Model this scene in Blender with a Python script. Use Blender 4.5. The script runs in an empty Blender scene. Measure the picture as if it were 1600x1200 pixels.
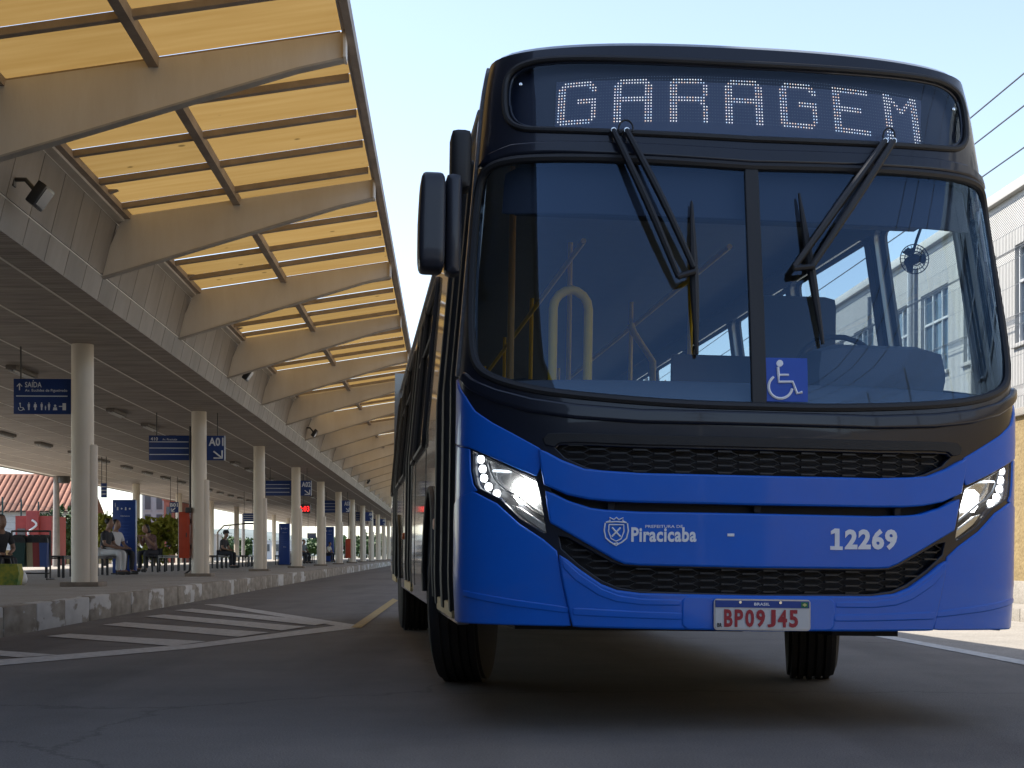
import bpy, bmesh, math, random
import numpy as np
from mathutils import Vector, Matrix
random.seed(7)
R = math.radians
sc = bpy.context.scene
col = sc.collection

# ------------------------------------------------------------------ camera, sky, sun, exposure
CAM_H = 0.74
FPX, U0, V0 = 2311.0, 800.0, 867.0          # focal length and horizon of the 1600 x 1200 photograph
cam_d = bpy.data.cameras.new('camera')
cam = bpy.data.objects.new('camera', cam_d); col.objects.link(cam)
cam.location = (0, 0, CAM_H); cam.rotation_euler = (R(90), 0, 0)
cam_d.sensor_width = 36; cam_d.lens = 36 * FPX / 1600
cam_d.shift_y = (V0 - 600) / 1600
cam_d.clip_end = 6000; cam_d.clip_start = 0.05
sc.camera = cam

SUN_AZ, SUN_EL = R(-76), R(49)              # azimuth from +Y towards +X
world = bpy.data.worlds.new('World'); sc.world = world; world.use_nodes = True
wn = world.node_tree.nodes; wl = world.node_tree.links
bg = wn['Background']
sky = wn.new('ShaderNodeTexSky'); sky.sky_type = 'NISHITA'; sky.sun_disc = False
sky.sun_elevation = SUN_EL; sky.sun_rotation = SUN_AZ
sky.air_density = 1.0; sky.dust_density = 0.7; sky.ozone_density = 1.6; sky.altitude = 500
hs = wn.new('ShaderNodeHueSaturation'); hs.inputs['Saturation'].default_value = 0.80
wl.new(sky.outputs['Color'], hs.inputs['Color'])
wl.new(hs.outputs['Color'], bg.inputs['Color'])
bg.inputs['Strength'].default_value = 0.125
sd = bpy.data.lights.new('sun', 'SUN'); sun = bpy.data.objects.new('sun', sd); col.objects.link(sun)
sd.energy = 4.0; sd.angle = R(0.6); sd.color = (1.0, 0.94, 0.85)
sv = Vector((math.sin(SUN_AZ) * math.cos(SUN_EL), math.cos(SUN_AZ) * math.cos(SUN_EL), math.sin(SUN_EL)))
sun.rotation_euler = sv.to_track_quat('Z', 'Y').to_euler(); sun.location = sv * 60

sc.view_settings.view_transform = 'Standard'; sc.view_settings.look = 'None'
sc.view_settings.exposure = 1.32; sc.view_settings.gamma = 1
sc.cycles.max_bounces = 8; sc.cycles.transparent_max_bounces = 24
sc.cycles.use_denoising = True

# ------------------------------------------------------------------ materials
MATS = {}
def mat(name, c, rough=0.6, metal=0.0, spec=0.5, coat=0.0, emit=None, estr=0.0, var=0.0, vscale=6.0,
        bump=0.0, bscale=40.0, stretch=(1, 1, 1), rnd=0.0, c2=None, rvar=0.0):
    if name in MATS: return MATS[name]
    m = bpy.data.materials.new(name); m.use_nodes = True
    nt = m.node_tree; n = nt.nodes; l = nt.links; b = n['Principled BSDF']
    b.inputs['Base Color'].default_value = (*c, 1); b.inputs['Roughness'].default_value = rough
    b.inputs['Metallic'].default_value = metal; b.inputs['Specular IOR Level'].default_value = spec
    b.inputs['Coat Weight'].default_value = coat; b.inputs['Coat Roughness'].default_value = 0.04
    if emit:
        b.inputs['Emission Color'].default_value = (*emit, 1); b.inputs['Emission Strength'].default_value = estr
    if var or bump or c2 or rvar:
        tc = n.new('ShaderNodeTexCoord'); mp = n.new('ShaderNodeMapping'); mp.inputs['Scale'].default_value = stretch
        l.new(tc.outputs['Object'], mp.inputs['Vector'])
    if var or c2 or rvar:
        ns = n.new('ShaderNodeTexNoise'); ns.inputs['Scale'].default_value = vscale; ns.inputs['Detail'].default_value = 8
        ns.inputs['Roughness'].default_value = 0.65
        if rnd:
            oo = n.new('ShaderNodeObjectInfo'); om = n.new('ShaderNodeMath'); om.operation = 'MULTIPLY'; om.inputs[1].default_value = 57; l.new(oo.outputs['Random'], om.inputs[0])
            oa = n.new('ShaderNodeVectorMath'); oa.operation = 'ADD'; l.new(mp.outputs['Vector'], oa.inputs[0]); l.new(om.outputs[0], oa.inputs[1]); l.new(oa.outputs['Vector'], ns.inputs['Vector'])
        else: l.new(mp.outputs['Vector'], ns.inputs['Vector'])
        cr = n.new('ShaderNodeValToRGB'); l.new(ns.outputs['Fac'], cr.inputs['Fac'])
        cr.color_ramp.elements[0].position = 0.3; cr.color_ramp.elements[1].position = 0.7
        lo = c2 if c2 else tuple(x * (1 - var) for x in c)
        hi = c if c2 else tuple(min(1, x * (1 + var)) for x in c)
        cr.color_ramp.elements[0].color = (*lo, 1); cr.color_ramp.elements[1].color = (*hi, 1)
        src = cr.outputs['Color']
        if rvar:
            mr = n.new('ShaderNodeMapRange'); mr.inputs['To Min'].default_value = max(0, rough - rvar); mr.inputs['To Max'].default_value = min(1, rough + rvar)
            l.new(ns.outputs['Fac'], mr.inputs['Value']); l.new(mr.outputs['Result'], b.inputs['Roughness'])
        if rnd:
            oi = n.new('ShaderNodeObjectInfo'); mr = n.new('ShaderNodeMapRange')
            mr.inputs['To Min'].default_value = 1 - rnd; mr.inputs['To Max'].default_value = 1 + rnd
            l.new(oi.outputs['Random'], mr.inputs['Value'])
            mx = n.new('ShaderNodeVectorMath'); mx.operation = 'SCALE'
            l.new(src, mx.inputs[0]); l.new(mr.outputs['Result'], mx.inputs['Scale']); src = mx.outputs['Vector']
        l.new(src, b.inputs['Base Color'])
    if bump:
        nb = n.new('ShaderNodeTexNoise'); nb.inputs['Scale'].default_value = bscale; nb.inputs['Detail'].default_value = 6
        l.new(mp.outputs['Vector'], nb.inputs['Vector'])
        bp = n.new('ShaderNodeBump'); bp.inputs['Strength'].default_value = bump; bp.inputs['Distance'].default_value = 0.02
        l.new(nb.outputs['Fac'], bp.inputs['Height']); l.new(bp.outputs['Normal'], b.inputs['Normal'])
    MATS[name] = m
    return m

def glass(name, tint=(0.9, 0.95, 0.95), refl=(1, 1, 1), ior=1.5, dirt=0.0):
    """Sheet glass: a tinted clear pane with a Fresnel mirror reflection (no refraction through the thin sheet)."""
    if name in MATS: return MATS[name]
    m = bpy.data.materials.new(name); m.use_nodes = True; nt = m.node_tree; n = nt.nodes; l = nt.links
    n.remove(n['Principled BSDF']); out = n['Material Output']
    t = n.new('ShaderNodeBsdfTransparent'); t.inputs['Color'].default_value = (*tint, 1)
    g = n.new('ShaderNodeBsdfGlossy'); g.inputs['Color'].default_value = (*refl, 1); g.inputs['Roughness'].default_value = 0.0
    f = n.new('ShaderNodeFresnel'); f.inputs['IOR'].default_value = ior
    ge = n.new('ShaderNodeNewGeometry'); mi = n.new('ShaderNodeMapRange'); mi.inputs['To Min'].default_value = ior; mi.inputs['To Max'].default_value = 1 / ior   # a thin pane reflects alike from both faces
    l.new(ge.outputs['Backfacing'], mi.inputs['Value']); l.new(mi.outputs['Result'], f.inputs['IOR'])
    x = n.new('ShaderNodeMixShader'); l.new(f.outputs[0], x.inputs[0]); l.new(t.outputs[0], x.inputs[1]); l.new(g.outputs[0], x.inputs[2])
    last = x.outputs[0]
    if dirt:
        d = n.new('ShaderNodeBsdfDiffuse'); d.inputs['Color'].default_value = (0.5, 0.5, 0.48, 1)
        tc = n.new('ShaderNodeTexCoord'); ns = n.new('ShaderNodeTexNoise'); ns.inputs['Scale'].default_value = 3; ns.inputs['Detail'].default_value = 8
        l.new(tc.outputs['Object'], ns.inputs['Vector'])
        mr = n.new('ShaderNodeMapRange'); mr.inputs['From Min'].default_value = 0.35; mr.inputs['From Max'].default_value = 0.8
        mr.inputs['To Min'].default_value = dirt * 0.4; mr.inputs['To Max'].default_value = dirt
        l.new(ns.outputs['Fac'], mr.inputs['Value'])
        x2 = n.new('ShaderNodeMixShader'); l.new(mr.outputs['Result'], x2.inputs[0]); l.new(last, x2.inputs[1]); l.new(d.outputs[0], x2.inputs[2]); last = x2.outputs[0]
    l.new(last, out.inputs['Surface']); MATS[name] = m
    return m

# ------------------------------------------------------------------ mesh helpers
class MB:
    def __init__(s): s.v = []; s.f = []
    def add(s, v, f):
        o = len(s.v); s.v += [tuple(p) for p in v]; s.f += [tuple(i + o for i in q) for q in f]; return s
    def box(s, x0, x1, y0, y1, z0, z1, fn=None):
        v = [(x, y, z) for z in (z0, z1) for y in (y0, y1) for x in (x0, x1)]
        if fn: v = [fn(*p) for p in v]
        return s.add(v, [(0, 2, 3, 1), (4, 5, 7, 6), (0, 1, 5, 4), (2, 6, 7, 3), (0, 4, 6, 2), (1, 3, 7, 5)])
    def bbox(s, x0, x1, y0, y1, z0, z1, b=0.01, fn=None):      # box with chamfered edges
        bm = bmesh.new(); bmesh.ops.create_cube(bm, size=1)
        for p in bm.verts: p.co = Vector(((x0 + x1) / 2 + p.co.x * (x1 - x0), (y0 + y1) / 2 + p.co.y * (y1 - y0), (z0 + z1) / 2 + p.co.z * (z1 - z0)))
        bmesh.ops.bevel(bm, geom=bm.edges[:], offset=b, segments=2, profile=0.6, affect='EDGES')
        bm.verts.index_update()
        v = [tuple(p.co) for p in bm.verts]
        if fn: v = [fn(*p) for p in v]
        s.add(v, [[q.index for q in f.verts] for f in bm.faces]); bm.free(); return s
    def tube(s, pts, r, n=8, cap=True, flat=1.0):
        pts = [Vector(p) for p in pts]; rs = r if isinstance(r, (list, tuple)) else [r] * len(pts)
        up = None; rings = []
        for i, p in enumerate(pts):
            d = (pts[min(i + 1, len(pts) - 1)] - pts[max(i - 1, 0)])
            if d.length < 1e-9: d = Vector((0, 0, 1))
            d.normalize()
            if up is None:
                up = Vector((0, 0, 1)) if abs(d.z) < 0.9 else Vector((1, 0, 0))
            a = d.cross(up)
            if a.length < 1e-6: a = d.orthogonal()
            a.normalize(); b = a.cross(d).normalized(); up = b
            rings.append([p + (a * math.cos(k * 2 * math.pi / n) + b * math.sin(k * 2 * math.pi / n) * flat) * rs[i] for k in range(n)])
        v = [q for g in rings for q in g]; f = []
        for i in range(len(pts) - 1):
            for k in range(n): f.append((i * n + k, i * n + (k + 1) % n, (i + 1) * n + (k + 1) % n, (i + 1) * n + k))
        if cap: f.append(tuple(range(n))[::-1]); f.append(tuple((len(pts) - 1) * n + k for k in range(n)))
        return s.add(v, f)
    def lathe(s, prof, n=24, axis='z', c=(0, 0, 0)):           # prof: (radius, height)
        v = []; f = []
        for r, h in prof:
            for k in range(n):
                a = k * 2 * math.pi / n; p = (r * math.cos(a), r * math.sin(a), h)
                if axis == 'x': p = (h, p[0], p[1])
                if axis == 'y': p = (p[0], h, p[1])
                v.append((p[0] + c[0], p[1] + c[1], p[2] + c[2]))
        for i in range(len(prof) - 1):
            for k in range(n): f.append((i * n + k, i * n + (k + 1) % n, (i + 1) * n + (k + 1) % n, (i + 1) * n + k))
        f.append(tuple(range(n))[::-1]); f.append(tuple((len(prof) - 1) * n + k for k in range(n)))
        return s.add(v, f)
    def prism(s, poly, f3):                                   # extrude: f3(p, 0|1) -> 3-D point
        n = len(poly); v = [f3(p, 0) for p in poly] + [f3(p, 1) for p in poly]
        f = [tuple(range(n))[::-1], tuple(range(n, 2 * n))] + [(i, (i + 1) % n, (i + 1) % n + n, i + n) for i in range(n)]
        return s.add(v, f)
    def mesh(s, name, m, smooth=True, angle=40):
        me = bpy.data.meshes.new(name); me.from_pydata(s.v, [], s.f); me.update()
        bm = bmesh.new(); bm.from_mesh(me); bmesh.ops.recalc_face_normals(bm, faces=bm.faces); bm.to_mesh(me); bm.free()
        if m: me.materials.append(m)
        if smooth: me.shade_smooth(); me.set_sharp_from_angle(angle=R(angle))
        return me
    def build(s, name, m, parent=None, smooth=True, angle=40, loc=None):
        o = bpy.data.objects.new(name, s.mesh(name, m, smooth, angle)); col.objects.link(o); o.parent = parent
        if loc: o.location = loc
        return o

def inst(name, me, parent, loc=(0, 0, 0), rot=(0, 0, 0)):
    o = bpy.data.objects.new(name, me); col.objects.link(o); o.parent = parent; o.location = loc; o.rotation_euler = rot
    return o
def tag(o, label, cat, group=None):
    o['label'] = label; o['category'] = cat
    if group: o['group'] = group
    return o
def struct(o): o['kind'] = 'structure'; return o
def stuff(o): o['kind'] = 'stuff'; return o
def thing(name, label, cat, loc=(0, 0, 0), rz=0.0, group=None):
    o = bpy.data.objects.new(name, None); col.objects.link(o); o.location = loc; o.rotation_euler = (0, 0, rz); o.empty_display_size = 0.2
    return tag(o, label, cat, group)

def text_polys(txt, bold=0.0):
    """Built-in font as 2-D triangles normalised to its bounding box."""
    cu = bpy.data.curves.new('t', 'FONT'); cu.body = txt; cu.size = 1; cu.offset = bold; cu.resolution_u = 3; cu.space_character = 1.0 + bold * 2.2; cu.fill_mode = 'FRONT'
    o = bpy.data.objects.new('t', cu); col.objects.link(o)
    dg = bpy.context.evaluated_depsgraph_get(); dg.update()
    me = bpy.data.meshes.new_from_object(o.evaluated_get(dg))
    v = [(p.co.x, p.co.y) for p in me.vertices]; f = [tuple(p.vertices) for p in me.polygons]
    bpy.data.objects.remove(o); bpy.data.curves.remove(cu); bpy.data.meshes.remove(me)
    x0 = min(p[0] for p in v); x1 = max(p[0] for p in v); y0 = min(p[1] for p in v); y1 = max(p[1] for p in v)
    return [((p[0] - x0) / (x1 - x0), (p[1] - y0) / (y1 - y0)) for p in v], f, (x1 - x0) / (y1 - y0)

# frame of the terminal: local X (t) runs towards the road, local Y (s) along the platform
PHI = math.atan2(0.0433, 1.0)
CD, SD = math.cos(PHI), math.sin(PHI)
def PT(t, s, z=0.0): return Vector((t * CD - s * SD, t * SD + s * CD, z))
def s_of(u, t):                                     # distance along the platform of pixel column u on line t
    k = (u - U0) / FPX
    return (t * CD - k * t * SD) / (k * CD + SD)
def gpx(u, v, z=0.0):                               # ground point under a pixel
    Y = FPX * (CAM_H - z) / (v - V0); return Vector(((u - U0) / FPX * Y, Y, z))
def to_ts(p): return (p[0] * CD + p[1] * SD, -p[0] * SD + p[1] * CD)

# ------------------------------------------------------------------ ground, road, platform
def surf_mat(name, c, c2, scale, bump, bscale, crack=0.0, stain=None, rough=0.9):
    m = bpy.data.materials.new(name); m.use_nodes = True; nt = m.node_tree; n = nt.nodes; l = nt.links; b = n['Principled BSDF']
    tc = n.new('ShaderNodeTexCoord')
    n1 = n.new('ShaderNodeTexNoise'); n1.inputs['Scale'].default_value = scale; n1.inputs['Detail'].default_value = 9; n1.inputs['Roughness'].default_value = 0.7
    n2 = n.new('ShaderNodeTexNoise'); n2.inputs['Scale'].default_value = bscale; n2.inputs['Detail'].default_value = 4
    for q in (n1, n2): l.new(tc.outputs['Object'], q.inputs['Vector'])
    mx = n.new('ShaderNodeMix'); mx.data_type = 'RGBA'
    mr = n.new('ShaderNodeMapRange'); mr.inputs['From Min'].default_value = 0.3; mr.inputs['From Max'].default_value = 0.7
    l.new(n1.outputs['Fac'], mr.inputs['Value']); l.new(mr.outputs['Result'], mx.inputs['Factor'])
    mx.inputs['A'].default_value = (*c2, 1); mx.inputs['B'].default_value = (*c, 1)
    m2 = n.new('ShaderNodeMix'); m2.data_type = 'RGBA'; m2.blend_type = 'MULTIPLY'; m2.inputs['Factor'].default_value = 0.6
    cr = n.new('ShaderNodeValToRGB'); cr.color_ramp.elements[0].color = (0.45, 0.45, 0.45, 1); cr.color_ramp.elements[1].color = (1.5, 1.5, 1.5, 1)
    cr.color_ramp.elements[0].position = 0.3; cr.color_ramp.elements[1].position = 0.75
    l.new(n2.outputs['Fac'], cr.inputs['Fac']); l.new(mx.outputs['Result'], m2.inputs['A']); l.new(cr.outputs['Color'], m2.inputs['B'])
    last = m2.outputs['Result']
    if stain:
        n4 = n.new('ShaderNodeTexNoise'); n4.inputs['Scale'].default_value = 420; n4.inputs['Detail'].default_value = 2; l.new(tc.outputs['Object'], n4.inputs['Vector'])
        n5 = n.new('ShaderNodeTexNoise'); n5.inputs['Scale'].default_value = .55; n5.inputs['Detail'].default_value = 5; mp5 = n.new('ShaderNodeMapping'); mp5.inputs['Scale'].default_value = (1.8, .22, 1); l.new(tc.outputs['Object'], mp5.inputs['Vector']); l.new(mp5.outputs['Vector'], n5.inputs['Vector'])
        r4 = n.new('ShaderNodeMapRange'); r4.inputs['From Min'].default_value = .35; r4.inputs['From Max'].default_value = .7; r4.inputs['To Min'].default_value = .72; r4.inputs['To Max'].default_value = 1.45; l.new(n4.outputs['Fac'], r4.inputs['Value'])
        r5 = n.new('ShaderNodeMapRange'); r5.inputs['From Min'].default_value = .36; r5.inputs['From Max'].default_value = .5; r5.inputs['To Min'].default_value = stain; l.new(n5.outputs['Fac'], r5.inputs['Value'])
        m4 = n.new('ShaderNodeMath'); m4.operation = 'MULTIPLY'; l.new(r4.outputs['Result'], m4.inputs[0]); l.new(r5.outputs['Result'], m4.inputs[1])
        v4 = n.new('ShaderNodeVectorMath'); v4.operation = 'SCALE'; l.new(last, v4.inputs[0]); l.new(m4.outputs[0], v4.inputs['Scale']); last = v4.outputs['Vector']
    if crack:
        vo = n.new('ShaderNodeTexVoronoi'); vo.feature = 'DISTANCE_TO_EDGE'; vo.inputs['Scale'].default_value = 0.21
        ad = n.new('ShaderNodeVectorMath'); ad.operation = 'ADD'; sc_ = n.new('ShaderNodeVectorMath'); sc_.operation = 'SCALE'; sc_.inputs['Scale'].default_value = 0.9
        l.new(n1.outputs['Color'], sc_.inputs[0]); l.new(tc.outputs['Object'], ad.inputs[0]); l.new(sc_.outputs['Vector'], ad.inputs[1]); l.new(ad.outputs['Vector'], vo.inputs['Vector'])
        lt = n.new('ShaderNodeMapRange'); lt.inputs['From Max'].default_value = 0.006; lt.inputs['To Min'].default_value = 1 - crack; l.new(vo.outputs['Distance'], lt.inputs['Value'])
        m3 = n.new('ShaderNodeVectorMath'); m3.operation = 'SCALE'; l.new(last, m3.inputs[0]); l.new(lt.outputs['Result'], m3.inputs['Scale']); last = m3.outputs['Vector']
    l.new(last, b.inputs['Base Color']); b.inputs['Roughness'].default_value = rough
    bp = n.new('ShaderNodeBump'); bp.inputs['Strength'].default_value = bump; bp.inputs['Distance'].default_value = 0.01
    l.new(n2.outputs['Fac'], bp.inputs['Height']); l.new(bp.outputs['Normal'], b.inputs['Normal'])
    MATS[name] = m; return m

M_ASPH = surf_mat('asphalt', (0.185, 0.166, 0.148), (0.13, 0.118, 0.106), 0.9, 0.6, 120, crack=0.35, stain=0.72)
M_GROUND = surf_mat('ground_dust', (0.26, 0.22, 0.16), (0.12, 0.13, 0.07), 0.25, 0.4, 10)
M_CONC = surf_mat('platform_concrete', (0.40, 0.36, 0.31), (0.28, 0.25, 0.215), 1.3, 0.3, 60, crack=0.3)
M_PAVE = surf_mat('pavement_concrete', (0.34, 0.31, 0.27), (0.25, 0.23, 0.2), 1.3, 0.3, 60)

def quad_sheet(name, t0, t1, s0, s1, z, m):
    b = MB(); b.add([PT(t0, s0, z), PT(t1, s0, z), PT(t1, s1, z), PT(t0, s1, z)], [(0, 1, 2, 3)])
    return struct(b.build(name, m, smooth=False))
g = MB(); g.add([(-3000, -3000, -0.02), (3000, -3000, -0.02), (3000, 3000, -0.02), (-3000, 3000, -0.02)], [(0, 1, 2, 3)])
struct(g.build('ground', M_GROUND, smooth=False))
road = quad_sheet('road', -4.0, 6.4, -60, 320, 0.0, M_ASPH)
street = quad_sheet('side_street', -60, -20.2, -60, 320, 0.0, M_ASPH)

PLAT_Z = 0.27
lane = quad_sheet('shoulder', 4.02, 6.4, -60, 320, 0.004, M_PAVE)
KERB_T = -4.0
pl = MB(); pl.box(-18.5, KERB_T - 0.16, -20, 200, -0.01, PLAT_Z)
platform = pl.build('platform', M_CONC, smooth=False); platform.rotation_euler = (0, 0, PHI); struct(platform)

# worn, once painted kerb stones, one by one
def kerb_mat():
    m = bpy.data.materials.new('worn_kerb'); m.use_nodes = True; nt = m.node_tree; n = nt.nodes; l = nt.links; b = n['Principled BSDF']
    tc = n.new('ShaderNodeTexCoord'); oi = n.new('ShaderNodeObjectInfo')
    ad = n.new('ShaderNodeVectorMath'); ad.operation = 'ADD'; cb = n.new('ShaderNodeCombineXYZ'); mu = n.new('ShaderNodeMath'); mu.operation = 'MULTIPLY'; mu.inputs[1].default_value = 40
    mpk = n.new('ShaderNodeMapping'); mpk.inputs['Scale'].default_value = (1, .38, 1); l.new(tc.outputs['Object'], mpk.inputs['Vector'])
    l.new(oi.outputs['Random'], mu.inputs[0]); l.new(mu.outputs[0], cb.inputs['X']); l.new(mu.outputs[0], cb.inputs['Y']); l.new(mpk.outputs['Vector'], ad.inputs[0]); l.new(cb.outputs[0], ad.inputs[1])
    n1 = n.new('ShaderNodeTexNoise'); n1.inputs['Scale'].default_value = 2.6; n1.inputs['Detail'].default_value = 7; n1.inputs['Roughness'].default_value = 0.55; l.new(ad.outputs[0], n1.inputs['Vector'])
    n2 = n.new('ShaderNodeTexNoise'); n2.inputs['Scale'].default_value = 9; n2.inputs['Detail'].default_value = 9; l.new(ad.outputs[0], n2.inputs['Vector'])
    sm = n.new('ShaderNodeMath'); sm.operation = 'MULTIPLY_ADD'; sm.inputs[1].default_value = 0.3; l.new(oi.outputs['Random'], sm.inputs[0]); l.new(n1.outputs['Fac'], sm.inputs[2])
    mr = n.new('ShaderNodeMapRange'); mr.inputs['From Min'].default_value = 0.735; mr.inputs['From Max'].default_value = 0.765; l.new(sm.outputs[0], mr.inputs['Value'])
    c1 = n.new('ShaderNodeValToRGB'); c1.color_ramp.elements[0].color = (0.20, 0.165, 0.125, 1); c1.color_ramp.elements[1].color = (0.36, 0.32, 0.26, 1); c1.color_ramp.elements[0].position = 0.3; c1.color_ramp.elements[1].position = 0.7
    l.new(n2.outputs['Fac'], c1.inputs['Fac'])
    c2 = n.new('ShaderNodeValToRGB'); c2.color_ramp.elements[0].color = (0.42, 0.40, 0.37, 1); c2.color_ramp.elements[1].color = (0.66, 0.64, 0.60, 1); l.new(n2.outputs['Fac'], c2.inputs['Fac'])
    mx = n.new('ShaderNodeMix'); mx.data_type = 'RGBA'; l.new(mr.outputs['Result'], mx.inputs['Factor']); l.new(c1.outputs['Color'], mx.inputs['A']); l.new(c2.outputs['Color'], mx.inputs['B'])
    l.new(mx.outputs['Result'], b.inputs['Base Color']); b.inputs['Roughness'].default_value = 0.9
    bp = n.new('ShaderNodeBump'); bp.inputs['Strength'].default_value = 0.5; bp.inputs['Distance'].default_value = 0.01; l.new(n2.outputs['Fac'], bp.inputs['Height']); l.new(bp.outputs['Normal'], b.inputs['Normal'])
    return m
M_KERB = kerb_mat()
kb = MB(); kb.bbox(-0.16, 0.0, 0.008, 1.072, -0.02, PLAT_Z + 0.004, b=0.018)
kerb_me = kb.mesh('kerb_stone', M_KERB)
for i in range(-3, 60):
    inst('kerb_stone', kerb_me, platform, (KERB_T + random.uniform(-.006, .006), 14.59 + 1.08 * (i - 8), random.uniform(-.006, .004)))
kb = MB(); kb.box(KERB_T - 0.16, KERB_T, 14.59 + 1.08 * 52, 200, -0.02, PLAT_Z + 0.004); kb.build('kerb_run', M_KERB, platform, smooth=False)
kb = MB(); kb.box(KERB_T - 0.16, KERB_T, -20, 14.59 - 1.08 * 11, -0.02, PLAT_Z + 0.004); kb.build('kerb_run', M_KERB, platform, smooth=False)

# painted markings
M_WPAINT = mat('road_white', (0.62, 0.61, 0.58), 0.75, c2=(0.34, 0.33, 0.31), vscale=14, bump=0.2, bscale=90)
M_YPAINT = mat('road_yellow', (0.5, 0.34, 0.08), 0.75, c2=(0.26, 0.2, 0.1), vscale=14)
def paint(name, pxs, m, z=0.004):
    b = MB(); b.add([gpx(u, v, z) for u, v in pxs], [tuple(range(len(pxs)))]); o = b.build(name, m, smooth=False); o.parent = road
    return o
STRIPE_Z = .0034
for q in ([(-40, 1034), (300, 1006), (545, 975), (560, 981), (300, 1013), (-40, 1043)],          # long edge of the hatching
          [(318, 944), (345, 944), (562, 977), (545, 981)],                                        # short edge
          [(-60, 1012), (-60, 1019), (30, 1027), (90, 1023)],
          [(72, 994), (108, 990), (322, 1002), (268, 1009)],
          [(160, 976), (196, 972), (420, 988), (372, 995)],
          [(226, 963), (256, 960), (478, 979), (440, 985)],
          [(272, 953.5), (300, 951), (520, 972), (492, 977)]):
    STRIPE_Z += .0006; paint('painted_stripe', q, M_WPAINT, STRIPE_Z)
for a, b_ in ((-10, 200),):
    mk = MB(); mk.add([PT(3.86, -20, .004), PT(4.02, -20, .004), PT(4.02, 160, .004), PT(3.86, 160, .004)], [(0, 1, 2, 3)])
    o = mk.build('painted_edge_line', M_WPAINT, smooth=False); o.parent = road
mk = MB(); mk.add([gpx(548, 980, .0085), gpx(564, 981, .0085), gpx(622, 938, .0085), gpx(614, 935, .0085)], [(0, 1, 2, 3)]); o = mk.build('painted_yellow_line', M_YPAINT, smooth=False); o.parent = road

# ------------------------------------------------------------------ the bus
YAW, ROLL = R(6.1), R(0.9)
cY, sY = math.cos(YAW), math.sin(YAW)
BW, BD, BN, BLEN = 1.238, 0.35, 2.6, 11.8
BO = (1.0311 - 0.008 * cY, 6.1748 - 0.008 * sY)
_t = np.linspace(0, math.pi / 2, 3000)
_pa = BW * np.sin(_t) ** (2 / BN); _py = BD * (1 - np.cos(_t) ** (2 / BN))
_ps = np.concatenate([[0], np.cumsum(np.hypot(np.diff(_pa), np.diff(_py)))]); SC = float(_ps[-1])
def rake(z):
    x = max(0.0, z - 1.25); return 0.2 * (math.sqrt(x * x + 0.04) - 0.2)
def halfw(z): return BW - 0.085 * max(0, z - 1.5) - 0.3 * max(0, z - 2.7) ** 2 - 0.06 * max(0, 0.62 - z)
def skin0(s, z):
    """body surface: s is the distance round the body from the nose, z the height"""
    q = abs(s)
    if q < SC: a = float(np.interp(q, _ps, _pa)); y = float(np.interp(q, _ps, _py))
    else: a = BW; y = BD + q - SC
    return Vector((math.copysign(a, s) * halfw(z) / BW, min(y + rake(z), BLEN), z))
def skin(s, z, off=0.0):
    p = skin0(s, z)
    if off:
        e = 0.004
        n = (skin0(s + e, z) - skin0(s - e, z)).cross(skin0(s, z + e) - skin0(s, z - e))
        if n.length > 1e-9: p = p + n.normalized() * off
    return p
def lean(p):                                        # the body sits a little lower on the far side of its springs
    a, y, z = p
    return Vector((a + (z - 0.5) * math.sin(ROLL), y, z - a * math.sin(ROLL)))
def b_world(p):
    p = lean(p); return Vector((BO[0] + p.x * cY - p.y * sY, BO[1] + p.x * sY + p.y * cY, p.z))
def b_px(s, z):
    X = b_world(skin0(s, z)); return np.array((U0 + FPX * X.x / X.y, V0 - FPX * (X.z - CAM_H) / X.y))
def inv(u, v):                                      # pixel -> (s, z) on the bus front
    x = np.array([min(max((u - 1180) / 350., -1.3), 1.3), .74 + (867 - v) / 360.])
    for it in range(40):
        p0 = b_px(*x); e = 1e-4
        J = np.array([(b_px(x[0] + e, x[1]) - p0) / e, (b_px(x[0], x[1] + e) - p0) / e]).T
        d = np.clip(np.linalg.lstsq(J, np.array((u, v)) - p0, rcond=None)[0], -.15, .15); x = x + d
        if abs(d).max() < 1e-6: break
    return (float(x[0]), float(x[1]))
def IV(pts): return [inv(*p) if len(p) == 2 else (p[1], p[2]) for p in pts]
def sym(pts):                                       # left half, from the top middle round to the bottom middle
    L = IV(pts); return L + [(-s, z) for s, z in reversed(L)]
def mirror(poly): return [(-s, z) for s, z in reversed(poly)]
def area2(p): return sum(p[i][0] * p[(i + 1) % len(p)][1] - p[(i + 1) % len(p)][0] * p[i][1] for i in range(len(p)))

bus = thing('city_bus', 'blue and black city bus with lit headlamps in the terminal lane', 'bus', (BO[0], BO[1], 0), YAW)

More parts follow.
